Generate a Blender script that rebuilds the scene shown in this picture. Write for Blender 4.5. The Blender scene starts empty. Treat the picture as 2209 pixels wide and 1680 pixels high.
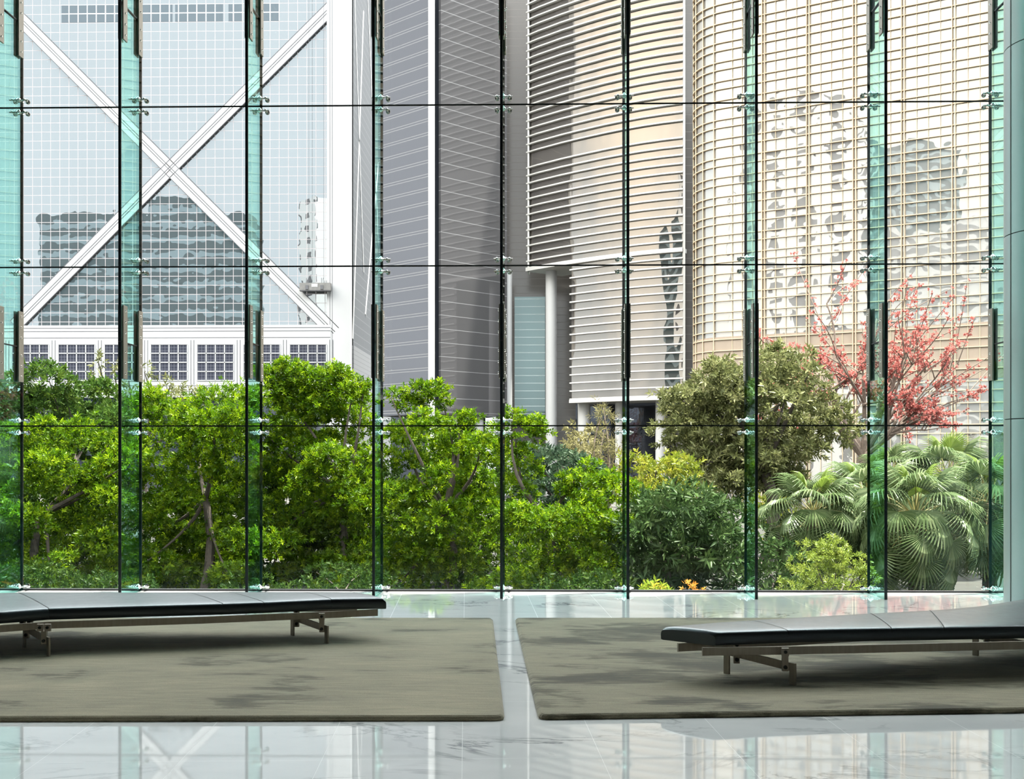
import bpy, math, random
import numpy as np
from mathutils import Vector, Matrix

random.seed(11)
rng = np.random.default_rng(11)
S = bpy.context.scene
COL = S.collection

# ------------------------------------------------------------------ camera
F, PX0, PY0, YAW, HC = 2570.0, 1104.5, 992.0, math.atan(60.5 / 2570.0), 1.25
cd = bpy.data.cameras.new('camera')
cam = bpy.data.objects.new('camera', cd)
COL.objects.link(cam)
cam.location = (0, 0, HC)
cam.rotation_euler = (math.pi / 2, 0, YAW)
cd.sensor_width = 36
cd.lens = 36 * F / 2209.0
cd.shift_y = (PY0 - 840.0) / 2209.0
cd.clip_start, cd.clip_end = 0.05, 2000
S.camera = cam

S.view_settings.view_transform = 'Standard'
S.view_settings.look = 'None'
S.view_settings.gamma = 1
S.view_settings.use_curve_mapping = False
S.view_settings.exposure = 0.0
cy = S.cycles
cy.max_bounces, cy.diffuse_bounces, cy.glossy_bounces = 8, 3, 4
cy.transmission_bounces, cy.transparent_max_bounces, cy.volume_bounces = 4, 32, 0
cy.caustics_reflective = cy.caustics_refractive = False
cy.sample_clamp_indirect = 6
try:
    cy.use_denoising = True
    cy.denoiser = 'OPENIMAGEDENOISE'
except Exception:
    pass


def ray(px, py):
    u, v = (px - PX0) / F, (PY0 - py) / F
    c, s = math.cos(YAW), math.sin(YAW)
    return Vector((u * c - s, u * s + c, v))


def at(px, py, Y):                       # the point of a pixel at depth Y in front of the camera
    d = ray(px, py)
    return Vector((0, 0, HC)) + d * (Y / d.y)


def atz(px, py, z):                      # the point of a pixel on the level z
    d = ray(px, py)
    return Vector((0, 0, HC)) + d * ((z - HC) / d.z)


# ------------------------------------------------------------------ world: veiled bright sky with a warm sunny side
W = bpy.data.worlds.new('sky')
S.world = W
W.use_nodes = True
nt = W.node_tree
nt.nodes.clear()


def N(tree, t, **kw):
    n = tree.nodes.new(t)
    for k, v in kw.items():
        if k.startswith('i_'):
            n.inputs[k[2:].replace('_', ' ')].default_value = v
        elif k.startswith('x_'):
            n.inputs[int(k[2:])].default_value = v
        else:
            setattr(n, k, v)
    return n


SKY = 2.5
tc = N(nt, 'ShaderNodeTexCoord')
sep = N(nt, 'ShaderNodeSeparateXYZ')
nt.links.new(tc.outputs['Generated'], sep.inputs[0])
ramp = N(nt, 'ShaderNodeValToRGB')
ramp.color_ramp.elements[0].position, ramp.color_ramp.elements[0].color = 0.0, (0.30, 0.32, 0.33, 1)
ramp.color_ramp.elements[1].position, ramp.color_ramp.elements[1].color = 1.0, (1.0, 1.1, 1.2, 1)
e = ramp.color_ramp.elements.new(0.49); e.color = (0.34, 0.36, 0.37, 1)
e = ramp.color_ramp.elements.new(0.54); e.color = (0.86, 0.92, 0.95, 1)
e = ramp.color_ramp.elements.new(0.69); e.color = (0.90, 0.95, 0.98, 1)
e = ramp.color_ramp.elements.new(0.76); e.color = (3.95, 4.07, 4.1, 1)
e = ramp.color_ramp.elements.new(0.86); e.color = (3.95, 4.07, 4.1, 1)
e = ramp.color_ramp.elements.new(0.93); e.color = (1.2, 1.3, 1.35, 1)
mr = N(nt, 'ShaderNodeMapRange', x_1=-1.0, x_2=1.0)
nt.links.new(sep.outputs['Z'], mr.inputs[0])
nt.links.new(mr.outputs[0], ramp.inputs[0])
nz = N(nt, 'ShaderNodeTexNoise', i_Scale=2.6, i_Detail=5.0)
nt.links.new(tc.outputs['Generated'], nz.inputs['Vector'])
nzr = N(nt, 'ShaderNodeMapRange', x_1=0.3, x_2=0.7, x_3=0.9, x_4=1.08)
nt.links.new(nz.outputs[0], nzr.inputs[0])
mulc = N(nt, 'ShaderNodeVectorMath', operation='SCALE')
nt.links.new(ramp.outputs[0], mulc.inputs[0])
nt.links.new(nzr.outputs[0], mulc.inputs['Scale'])
dot = N(nt, 'ShaderNodeVectorMath', operation='DOT_PRODUCT')
nt.links.new(tc.outputs['Generated'], dot.inputs[0])
dot.inputs[1].default_value = Vector((-0.80, -0.52, 0.62)).normalized()
lobe = N(nt, 'ShaderNodeMapRange', x_1=0.84, x_2=1.0, x_3=0.0, x_4=1.0, interpolation_type='SMOOTHSTEP')
nt.links.new(dot.outputs['Value'], lobe.inputs[0])
warm = N(nt, 'ShaderNodeVectorMath', operation='SCALE')
warm.inputs[0].default_value = (1.5, 1.15, 0.72)
nt.links.new(lobe.outputs[0], warm.inputs['Scale'])
add = N(nt, 'ShaderNodeVectorMath', operation='ADD')
nt.links.new(mulc.outputs[0], add.inputs[0])
nt.links.new(warm.outputs[0], add.inputs[1])
bg = N(nt, 'ShaderNodeBackground', i_Strength=SKY)
nt.links.new(add.outputs[0], bg.inputs[0])
wo = N(nt, 'ShaderNodeOutputWorld')
nt.links.new(bg.outputs[0], wo.inputs[0])

# ------------------------------------------------------------------ sun
sl = bpy.data.lights.new('sun', 'SUN')
sl.energy, sl.angle, sl.color = 34.0, math.radians(2.0), (1.0, 0.95, 0.86)
sun = bpy.data.objects.new('sun', sl)
COL.objects.link(sun)
sun.rotation_euler = Vector((0.16, 0.05, 0.98)).to_track_quat('Z', 'Y').to_euler()


# ------------------------------------------------------------------ helpers
class MB:
    """collects pieces that become one mesh"""
    def __init__(self):
        self.v, self.f, self.m = [], [], []

    def add(self, vs, fs, mi=0):
        o = len(self.v)
        self.v += [tuple(p) for p in vs]
        self.f += [tuple(i + o for i in f) for f in fs]
        self.m += [mi] * len(fs)
        return self

    def box(self, a, b, mi=0):
        x0, y0, z0 = a; x1, y1, z1 = b
        vs = [(x0, y0, z0), (x1, y0, z0), (x1, y1, z0), (x0, y1, z0), (x0, y0, z1), (x1, y0, z1), (x1, y1, z1), (x0, y1, z1)]
        return self.add(vs, [(0, 3, 2, 1), (4, 5, 6, 7), (0, 1, 5, 4), (1, 2, 6, 5), (2, 3, 7, 6), (3, 0, 4, 7)], mi)

    def prism(self, poly, z0, z1, mi=0, caps=True):
        n = len(poly)
        vs = [(p[0], p[1], z0) for p in poly] + [(p[0], p[1], z1) for p in poly]
        fs = [(i, (i + 1) % n, n + (i + 1) % n, n + i) for i in range(n)]
        if caps:
            fs += [tuple(range(n - 1, -1, -1)), tuple(range(n, 2 * n))]
        return self.add(vs, fs, mi)

    def bar(self, p0, p1, w, h, up=(0, 0, 1), mi=0):       # rectangular bar between two points
        p0, p1 = Vector(p0), Vector(p1)
        d = (p1 - p0).normalized()
        s = d.cross(Vector(up)).normalized()
        u = s.cross(d).normalized()
        vs = []
        for p in (p0, p1):
            for a, b in ((-1, -1), (1, -1), (1, 1), (-1, 1)):
                vs.append(p + s * (a * w / 2) + u * (b * h / 2))
        return self.add(vs, [(0, 1, 2, 3), (7, 6, 5, 4), (0, 4, 5, 1), (1, 5, 6, 2), (2, 6, 7, 3), (3, 7, 4, 0)], mi)

    def tube(self, pts, rs, n=8, mi=0, cap=True):
        pts = [Vector(p) for p in pts]
        o = len(self.v)
        k = len(pts)
        for i, p in enumerate(pts):
            d = (pts[min(i + 1, k - 1)] - pts[max(i - 1, 0)]).normalized()
            a = d.orthogonal().normalized() if abs(d.z) < 0.99 else Vector((1, 0, 0))
            if abs(d.z) < 0.99:
                a = d.cross(Vector((0, 0, 1))).normalized()
            b = d.cross(a).normalized()
            for j in range(n):
                t = 2 * math.pi * j / n
                self.v.append(tuple(p + (a * math.cos(t) + b * math.sin(t)) * rs[i]))
        for i in range(k - 1):
            for j in range(n):
                self.f.append((o + i * n + j, o + i * n + (j + 1) % n, o + (i + 1) * n + (j + 1) % n, o + (i + 1) * n + j))
                self.m.append(mi)
        if cap:
            self.f += [tuple(o + j for j in range(n - 1, -1, -1)), tuple(o + (k - 1) * n + j for j in range(n))]
            self.m += [mi, mi]
        return self

    def build(self, name, mats, parent=None, smooth=False, bevel=0):
        me = bpy.data.meshes.new(name)
        off = Vector(parent['_o']) if parent is not None and '_o' in parent else Vector((0, 0, 0))
        me.from_pydata([tuple(Vector(p) - off) for p in self.v], [], self.f)
        if not isinstance(mats, (list, tuple)):
            mats = [mats]
        for m in mats:
            me.materials.append(m)
        me.polygons.foreach_set('material_index', self.m)
        if smooth:
            me.polygons.foreach_set('use_smooth', [True] * len(me.polygons))
        me.update()
        o = bpy.data.objects.new(name, me)
        COL.objects.link(o)
        if parent is not None:
            o.parent = parent
        if bevel:
            b = o.modifiers.new('bevel', 'BEVEL')
            b.width, b.segments, b.limit_method = bevel, 2, 'ANGLE'
        if smooth:
            try:
                me.set_sharp_from_angle(angle=math.radians(40))
            except Exception:
                pass
        return o


OFFS = {}


def thing(name, label, cat, loc=(0, 0, 0), group=None):
    o = bpy.data.objects.new(name, None)
    COL.objects.link(o)
    o.location = loc
    o.empty_display_size = 0.1
    o['label'], o['category'] = label, cat
    if group:
        o['group'] = group
    o['_o'] = tuple(loc)
    return o


def part(mb, name, mats, parent, smooth=False, bevel=0, sub_of=None, label=None):
    """a part: the mesh is given in place, the parent chain keeps it there"""
    root = parent
    while root.parent is not None:
        root = root.parent
    off = Vector(root['_o'])
    mb.v = [tuple(Vector(p) - off) for p in mb.v]
    o = MB.build(mb, name, mats, None, smooth, bevel)
    o.parent = parent
    if label:
        o['label'] = label
    return o


def tag(o, label, cat, group=None, kind=None):
    o['label'], o['category'] = label, cat
    if group:
        o['group'] = group
    if kind:
        o['kind'] = kind
    return o


def struct(mb, name, mats, smooth=False, bevel=0):
    o = mb.build(name, mats, None, smooth, bevel)
    o['kind'] = 'structure'
    return o


# ------------------------------------------------------------------ materials
def mat(name):
    m = bpy.data.materials.new(name)
    m.use_nodes = True
    m.node_tree.nodes.clear()
    return m, m.node_tree


def out(t, shader, m=None):
    o = N(t, 'ShaderNodeOutputMaterial')
    t.links.new(shader, o.inputs[0])


def pbr(name, col, rough=0.5, metal=0.0, spec=0.5, noise=0.0, scale=20.0, stretch=(1, 1, 1), bump=0.0):
    m, t = mat(name)
    p = N(t, 'ShaderNodeBsdfPrincipled')
    p.inputs['Base Color'].default_value = (*col, 1)
    p.inputs['Roughness'].default_value = rough
    p.inputs['Metallic'].default_value = metal
    p.inputs['Specular IOR Level'].default_value = spec
    g = N(t, 'ShaderNodeNewGeometry')
    mp = N(t, 'ShaderNodeMapping')
    mp.inputs['Scale'].default_value = stretch
    t.links.new(g.outputs['Position'], mp.inputs[0])
    nzz = N(t, 'ShaderNodeTexNoise', i_Scale=scale, i_Detail=3.0)
    t.links.new(mp.outputs[0], nzz.inputs['Vector'])
    r = N(t, 'ShaderNodeMapRange', x_1=0.3, x_2=0.7, x_3=1 - noise, x_4=1 + noise)
    t.links.new(nzz.outputs[0], r.inputs[0])
    sc = N(t, 'ShaderNodeVectorMath', operation='SCALE')
    sc.inputs[0].default_value = col
    t.links.new(r.outputs[0], sc.inputs['Scale'])
    t.links.new(sc.outputs[0], p.inputs['Base Color'])
    if bump:
        b = N(t, 'ShaderNodeBump', i_Strength=bump, i_Distance=0.01)
        t.links.new(nzz.outputs[0], b.inputs['Height'])
        t.links.new(b.outputs[0], p.inputs['Normal'])
    out(t, p.outputs[0])
    return m


def clear_glass(name, tint, refl=1.0, rough=0.0):
    m, t = mat(name)
    tr = N(t, 'ShaderNodeBsdfTransparent')
    tr.inputs[0].default_value = (*tint, 1)
    gl = N(t, 'ShaderNodeBsdfGlossy', i_Roughness=rough)
    gl.inputs[0].default_value = (0.9, 0.97, 0.95, 1)
    fr = N(t, 'ShaderNodeFresnel', i_IOR=1.5)
    mm = N(t, 'ShaderNodeMath', operation='MULTIPLY', x_1=refl)
    t.links.new(fr.outputs[0], mm.inputs[0])
    mx = N(t, 'ShaderNodeMixShader')
    t.links.new(mm.outputs[0], mx.inputs[0])
    t.links.new(tr.outputs[0], mx.inputs[1])
    t.links.new(gl.outputs[0], mx.inputs[2])
    out(t, mx.outputs[0])
    return m


def grid_mask(t, axes, w):
    """1 on thin lines: axes = list of (component, pitch, offset), w = line width"""
    g = N(t, 'ShaderNodeNewGeometry')
    sp = N(t, 'ShaderNodeSeparateXYZ')
    t.links.new(g.outputs['Position'], sp.inputs[0])
    cur = None
    for (c, pitch, off) in axes:
        a = N(t, 'ShaderNodeMath', operation='SUBTRACT', x_1=off)
        t.links.new(sp.outputs[c], a.inputs[0])
        b = N(t, 'ShaderNodeMath', operation='DIVIDE', x_1=pitch)
        t.links.new(a.outputs[0], b.inputs[0])
        fr = N(t, 'ShaderNodeMath', operation='FRACT')
        t.links.new(b.outputs[0], fr.inputs[0])
        lt = N(t, 'ShaderNodeMath', operation='LESS_THAN', x_1=w / pitch)
        t.links.new(fr.outputs[0], lt.inputs[0])
        if cur is None:
            cur = lt
        else:
            mxx = N(t, 'ShaderNodeMath', operation='MAXIMUM')
            t.links.new(cur.outputs[0], mxx.inputs[0])
            t.links.new(lt.outputs[0], mxx.inputs[1])
            cur = mxx
    return cur


def facade_glass(name, refl_col, diff_col, axes=None, w=0.08, line_col=(0.5, 0.48, 0.48), wave=0.0, wscale=0.5, rough=0.0, fac=0.85, stretch=(1, 1, 1)):
    m, t = mat(name)
    d = N(t, 'ShaderNodeBsdfDiffuse'); d.inputs[0].default_value = (*diff_col, 1)
    gl = N(t, 'ShaderNodeBsdfGlossy', i_Roughness=rough); gl.inputs[0].default_value = (*refl_col, 1)
    if wave:
        g = N(t, 'ShaderNodeNewGeometry')
        mp = N(t, 'ShaderNodeMapping'); mp.inputs['Scale'].default_value = stretch
        t.links.new(g.outputs['Position'], mp.inputs[0])
        nzz = N(t, 'ShaderNodeTexNoise', i_Scale=wscale, i_Detail=2.0)
        t.links.new(mp.outputs[0], nzz.inputs['Vector'])
        b = N(t, 'ShaderNodeBump', i_Strength=1.0, i_Distance=wave)
        t.links.new(nzz.outputs[0], b.inputs['Height'])
        t.links.new(b.outputs[0], gl.inputs['Normal'])
    mx = N(t, 'ShaderNodeMixShader', x_0=fac)
    t.links.new(d.outputs[0], mx.inputs[1])
    t.links.new(gl.outputs[0], mx.inputs[2])
    sh = mx.outputs[0]
    if axes:
        k = grid_mask(t, axes, w)
        l = N(t, 'ShaderNodeBsdfDiffuse'); l.inputs[0].default_value = (*line_col, 1)
        m2 = N(t, 'ShaderNodeMixShader')
        t.links.new(k.outputs[0], m2.inputs[0])
        t.links.new(sh, m2.inputs[1])
        t.links.new(l.outputs[0], m2.inputs[2])
        sh = m2.outputs[0]
    out(t, sh)
    return m


def panel_mat(name, col, axes, w, line_col, rough=0.6):
    m, t = mat(name)
    k = grid_mask(t, axes, w)
    mx = N(t, 'ShaderNodeMix', data_type='RGBA')
    t.links.new(k.outputs[0], mx.inputs[0])
    mx.inputs[6].default_value = (*col, 1)
    mx.inputs[7].default_value = (*line_col, 1)
    p = N(t, 'ShaderNodeBsdfPrincipled', i_Roughness=rough)
    p.inputs['Specular IOR Level'].default_value = 0.12
    t.links.new(mx.outputs[2], p.inputs['Base Color'])
    out(t, p.outputs[0])
    return m


def leaf_mat(name, c0, c1, c2, trans=0.35, gloss=0.06):
    m, t = mat(name)
    a = N(t, 'ShaderNodeAttribute', attribute_name='leaf_tint')
    r = N(t, 'ShaderNodeValToRGB')
    r.color_ramp.elements[0].color = (*c0, 1)
    r.color_ramp.elements[1].color = (*c2, 1)
    e = r.color_ramp.elements.new(0.55); e.color = (*c1, 1)
    t.links.new(a.outputs['Fac'], r.inputs[0])
    d = N(t, 'ShaderNodeBsdfDiffuse')
    tl = N(t, 'ShaderNodeBsdfTranslucent')
    t.links.new(r.outputs[0], d.inputs[0])
    t.links.new(r.outputs[0], tl.inputs[0])
    mx = N(t, 'ShaderNodeMixShader', x_0=trans)
    t.links.new(d.outputs[0], mx.inputs[1]); t.links.new(tl.outputs[0], mx.inputs[2])
    g = N(t, 'ShaderNodeBsdfGlossy', i_Roughness=0.35); g.inputs[0].default_value = (0.9, 0.95, 0.9, 1)
    m2 = N(t, 'ShaderNodeMixShader', x_0=gloss)
    t.links.new(mx.outputs[0], m2.inputs[1]); t.links.new(g.outputs[0], m2.inputs[2])
    out(t, m2.outputs[0])
    return m


M = {}
M['pane'] = clear_glass('clear pane glass', (0.985, 0.995, 0.992), 0.45)
M['fin'] = clear_glass('teal fin glass', (0.70, 0.935, 0.905), 0.22)
M['fin_edge'] = pbr('dark glass edge', (0.012, 0.02, 0.024), 0.25, noise=0.1)
M['silicone'] = pbr('dark silicone joint', (0.012, 0.013, 0.016), 0.5)
M['steel'] = pbr('polished stainless steel', (0.62, 0.62, 0.60), 0.18, 1.0, noise=0.05)
M['bronze_steel'] = pbr('brushed warm steel', (0.33, 0.29, 0.24), 0.42, 0.55, noise=0.08, scale=60, stretch=(1, 1, 0.05))
M['bolt'] = pbr('bright bolt steel', (0.75, 0.75, 0.73), 0.25, 1.0)
M['clad'] = pbr('column cladding metal', (0.58, 0.60, 0.60), 0.34, 0.35, noise=0.03, scale=200)
M['seam'] = pbr('dark joint gap', (0.03, 0.03, 0.03), 0.8)
M['white_wall'] = pbr('grey plaster', (0.20, 0.20, 0.19), 0.85, noise=0.02)
M['dark_wall'] = pbr('grey stone wall', (0.16, 0.155, 0.15), 0.7, noise=0.06, scale=3)
M['soffit'] = pbr('ceiling plaster', (0.18, 0.18, 0.17), 0.9, noise=0.02)


def leather():
    m, t = mat('black leather')
    p = N(t, 'ShaderNodeBsdfPrincipled', i_Roughness=0.40)
    p.inputs['Base Color'].default_value = (0.008, 0.009, 0.011, 1)
    p.inputs['IOR'].default_value = 1.85
    p.inputs['Specular Tint'].default_value = (0.82, 0.93, 1.0, 1)
    g = N(t, 'ShaderNodeNewGeometry')
    n1 = N(t, 'ShaderNodeTexNoise', i_Scale=9.0, i_Detail=6.0, i_Roughness=0.65)
    t.links.new(g.outputs['Position'], n1.inputs['Vector'])
    n2 = N(t, 'ShaderNodeTexNoise', i_Scale=350.0, i_Detail=2.0)
    t.links.new(g.outputs['Position'], n2.inputs['Vector'])
    b1 = N(t, 'ShaderNodeBump', i_Strength=0.07, i_Distance=0.004)
    t.links.new(n1.outputs[0], b1.inputs['Height'])
    b2 = N(t, 'ShaderNodeBump', i_Strength=0.1, i_Distance=0.0006)
    t.links.new(n2.outputs[0], b2.inputs['Height'])
    t.links.new(b1.outputs[0], b2.inputs['Normal'])
    t.links.new(b2.outputs[0], p.inputs['Normal'])
    r = N(t, 'ShaderNodeMapRange', x_1=0.3, x_2=0.7, x_3=0.33, x_4=0.40)
    t.links.new(n1.outputs[0], r.inputs[0])
    t.links.new(r.outputs[0], p.inputs['Roughness'])
    out(t, p.outputs[0])
    return m


M['leather'] = leather()

FLOOR_ANG = math.radians(3.55)


def marble():
    m, t = mat('white veined marble')
    p = N(t, 'ShaderNodeBsdfPrincipled', i_Roughness=0.03)
    p.inputs['IOR'].default_value = 1.62
    g = N(t, 'ShaderNodeNewGeometry')
    mp = N(t, 'ShaderNodeMapping')
    mp.inputs['Rotation'].default_value = (0, 0, -FLOOR_ANG)
    t.links.new(g.outputs['Position'], mp.inputs[0])
    # veins
    mpv = N(t, 'ShaderNodeMapping'); mpv.inputs['Scale'].default_value = (0.8, 1.3, 1)
    mpv.inputs['Rotation'].default_value = (0, 0, 0.35)
    t.links.new(g.outputs['Position'], mpv.inputs[0])
    n0 = N(t, 'ShaderNodeTexNoise', i_Scale=1.3, i_Detail=8.0, i_Roughness=0.62, i_Distortion=0.8)
    t.links.new(mpv.outputs[0], n0.inputs['Vector'])
    ab = N(t, 'ShaderNodeMath', operation='SUBTRACT', x_1=0.5); t.links.new(n0.outputs[0], ab.inputs[0])
    ab2 = N(t, 'ShaderNodeMath', operation='ABSOLUTE'); t.links.new(ab.outputs[0], ab2.inputs[0])
    v = N(t, 'ShaderNodeMapRange', x_1=0.0, x_2=0.022, x_3=1.0, x_4=0.0); t.links.new(ab2.outputs[0], v.inputs[0])
    n3 = N(t, 'ShaderNodeTexNoise', i_Scale=0.9, i_Detail=3.0); t.links.new(g.outputs['Position'], n3.inputs['Vector'])
    k3 = N(t, 'ShaderNodeMapRange', x_1=0.46, x_2=0.62, x_3=0.0, x_4=0.95); t.links.new(n3.outputs[0], k3.inputs[0])
    vv = N(t, 'ShaderNodeMath', operation='MULTIPLY'); t.links.new(v.outputs[0], vv.inputs[0]); t.links.new(k3.outputs[0], vv.inputs[1])
    n4 = N(t, 'ShaderNodeTexNoise', i_Scale=2.5, i_Detail=5.0); t.links.new(mpv.outputs[0], n4.inputs['Vector'])
    cl = N(t, 'ShaderNodeValToRGB')
    cl.color_ramp.elements[0].position = 0.35; cl.color_ramp.elements[0].color = (0.80, 0.81, 0.81, 1)
    cl.color_ramp.elements[1].position = 0.65; cl.color_ramp.elements[1].color = (0.88, 0.885, 0.88, 1)
    t.links.new(n4.outputs[0], cl.inputs[0])
    mx = N(t, 'ShaderNodeMix', data_type='RGBA'); mx.inputs[7].default_value = (0.22, 0.24, 0.26, 1)
    t.links.new(vv.outputs[0], mx.inputs[0]); t.links.new(cl.outputs[0], mx.inputs[6])
    # joints between the slabs
    sp = N(t, 'ShaderNodeSeparateXYZ'); t.links.new(mp.outputs[0], sp.inputs[0])
    cur = None
    for c, pitch, off in (('X', 0.585, JX), ('Y', 1.17, 0.31)):
        a = N(t, 'ShaderNodeMath', operation='SUBTRACT', x_1=off); t.links.new(sp.outputs[c], a.inputs[0])
        b = N(t, 'ShaderNodeMath', operation='DIVIDE', x_1=pitch); t.links.new(a.outputs[0], b.inputs[0])
        f = N(t, 'ShaderNodeMath', operation='FRACT'); t.links.new(b.outputs[0], f.inputs[0])
        l = N(t, 'ShaderNodeMath', operation='LESS_THAN', x_1=0.002 / pitch); t.links.new(f.outputs[0], l.inputs[0])
        if cur is None:
            cur = l
        else:
            z = N(t, 'ShaderNodeMath', operation='MAXIMUM'); t.links.new(cur.outputs[0], z.inputs[0]); t.links.new(l.outputs[0], z.inputs[1]); cur = z
    mj = N(t, 'ShaderNodeMix', data_type='RGBA'); mj.inputs[7].default_value = (0.80, 0.80, 0.79, 1)
    t.links.new(cur.outputs[0], mj.inputs[0]); t.links.new(mx.outputs[2], mj.inputs[6])
    t.links.new(mj.outputs[2], p.inputs['Base Color'])
    rr = N(t, 'ShaderNodeMapRange', x_1=0.0, x_2=1.0, x_3=0.03, x_4=0.6); t.links.new(cur.outputs[0], rr.inputs[0])
    t.links.new(rr.outputs[0], p.inputs['Roughness'])
    out(t, p.outputs[0])
    return m


_j = atz(1524, 1554, 0)
JX = (_j.x * math.cos(FLOOR_ANG) + _j.y * math.sin(FLOOR_ANG)) if False else (Matrix.Rotation(-FLOOR_ANG, 3, 'Z') @ _j).x
M['marble'] = marble()


def rug_mat(name, seed, thr):
    m, t = mat(name)
    g = N(t, 'ShaderNodeNewGeometry')
    def nn(scale, st, det=4.0, off=0.0, dist=0.0, ro=0.55):
        mp = N(t, 'ShaderNodeMapping'); mp.inputs['Scale'].default_value = st
        mp.inputs['Location'].default_value = (seed + off, seed * 0.7, 0)
        t.links.new(g.outputs['Position'], mp.inputs[0])
        n = N(t, 'ShaderNodeTexNoise', i_Scale=scale, i_Detail=det, i_Distortion=dist, i_Roughness=ro)
        t.links.new(mp.outputs[0], n.inputs['Vector'])
        return n
    big = nn(1.0, (1.1, 2.1, 1), 6.0, 0.0, 0.3, 0.6)
    streak = nn(9.0, (0.55, 5.0, 1), 4.0, 4.0)
    fine = nn(220.0, (1, 1, 1), 2.0, 9.0)
    a = N(t, 'ShaderNodeMath', operation='MULTIPLY', x_1=0.22); t.links.new(streak.outputs[0], a.inputs[0])
    s = N(t, 'ShaderNodeMath', operation='ADD'); t.links.new(big.outputs[0], s.inputs[0]); t.links.new(a.outputs[0], s.inputs[1])
    r = N(t, 'ShaderNodeValToRGB')
    cr = r.color_ramp
    cr.elements[0].position = thr - 0.08; cr.elements[0].color = (0.085, 0.072, 0.044, 1)
    cr.elements[1].position = thr + 0.30; cr.elements[1].color = (0.40, 0.345, 0.23, 1)
    e = cr.elements.new(thr); e.color = (0.165, 0.145, 0.092, 1)
    e = cr.elements.new(thr + 0.035); e.color = (0.29, 0.255, 0.172, 1)
    t.links.new(s.outputs[0], r.inputs[0])
    fr = N(t, 'ShaderNodeMapRange', x_1=0.3, x_2=0.7, x_3=0.82, x_4=1.18); t.links.new(fine.outputs[0], fr.inputs[0])
    st = N(t, 'ShaderNodeMapRange', x_1=0.3, x_2=0.7, x_3=0.88, x_4=1.12); t.links.new(streak.outputs[0], st.inputs[0])
    q = N(t, 'ShaderNodeMath', operation='MULTIPLY'); t.links.new(fr.outputs[0], q.inputs[0]); t.links.new(st.outputs[0], q.inputs[1])
    sc = N(t, 'ShaderNodeVectorMath', operation='SCALE'); t.links.new(r.outputs[0], sc.inputs[0]); t.links.new(q.outputs[0], sc.inputs['Scale'])
    p = N(t, 'ShaderNodeBsdfPrincipled', i_Roughness=0.9)
    p.inputs['Specular IOR Level'].default_value = 0.15
    try:
        p.inputs['Sheen Weight'].default_value = 0.25
        p.inputs['Sheen Roughness'].default_value = 0.5
    except Exception:
        pass
    t.links.new(sc.outputs[0], p.inputs['Base Color'])
    b = N(t, 'ShaderNodeBump', i_Strength=0.5, i_Distance=0.004); t.links.new(fine.outputs[0], b.inputs['Height'])
    b2 = N(t, 'ShaderNodeBump', i_Strength=0.35, i_Distance=0.02); t.links.new(s.outputs[0], b2.inputs['Height'])
    t.links.new(b.outputs[0], b2.inputs['Normal'])
    t.links.new(b2.outputs[0], p.inputs['Normal'])
    out(t, p.outputs[0])
    return m


# ------------------------------------------------------------------ room
DG = 2570 * 1.25 / 284.0            # depth of the glass wall
BACKX = [48, 304, 564, 824, 1086, 1345, 1608, 1873, 2135]
FX = [at(p, 992, DG).x for p in BACKX]
PITCH = (FX[-1] - FX[0]) / 8
LEVEL = [0.0, 1.575, 3.097, 4.627]
while LEVEL[-1] < 13.0:
    LEVEL.append(LEVEL[-1] + 1.53)
H = LEVEL[-1]
XL = [FX[0] - PITCH * k for k in (3, 2, 1)] + FX + [FX[-1] + PITCH * k for k in (1, 2, 3)]
X0, X1 = XL[0], XL[-1]
YB = -9.0

struct(MB().box((X0 - .3, YB - .3, -0.3), (X1 + .3, DG + 0.12, 0.0)), 'floor', M['marble'])
struct(MB().box((X0 - .3, YB - .3, H), (X1 + .3, DG + 0.5, H + 0.4)), 'ceiling', M['soffit'])
struct(MB().box((X0 - .3, YB - .3, 0), (X1 + .3, YB, H)), 'wall_back', M['dark_wall'])
struct(MB().box((X0 - .3, YB, 0), (X0, DG, H)), 'wall_left', M['white_wall'])
struct(MB().box((X1, YB, 0), (X1 + .3, DG, H)), 'wall_right', M['white_wall'])

# glass panes, row by row from the floor
pid = 0
for r in range(len(LEVEL) - 1):
    for c in range(len(XL) - 1):
        vis = r < 5
        pid += 1
        struct(MB().box((XL[c] + .007, DG, LEVEL[r] + (.02 if r == 0 else .0065)), (XL[c + 1] - .007, DG + .012, LEVEL[r + 1] - .0065)), 'window_%d' % pid, M['pane'])
# dark silicone joints between the panes and the base channel
tid = 1
struct(MB().box((X0, DG - .012, 0), (X1, DG + .022, 0.018)), 'trim_1', M['silicone'])
for z in LEVEL[1:-1]:
    tid += 1
    struct(MB().box((X0, DG + .001, z - .0065), (X1, DG + .011, z + .0065)), 'trim_%d' % tid, M['silicone'])
for x in XL[1:-1]:
    tid += 1
    struct(MB().box((x - .007, DG + .001, .018), (x + .007, DG + .011, H)), 'trim_%d' % tid, M['silicone'])

# glass fins
ORD = ['first', 'second', 'third', 'fourth', 'fifth', 'sixth', 'seventh', 'eighth', 'ninth']
FD, FT = 0.565, 0.024
BOLT = []
SPL = [2.327, 5.42, 8.5, 11.6]


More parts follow.
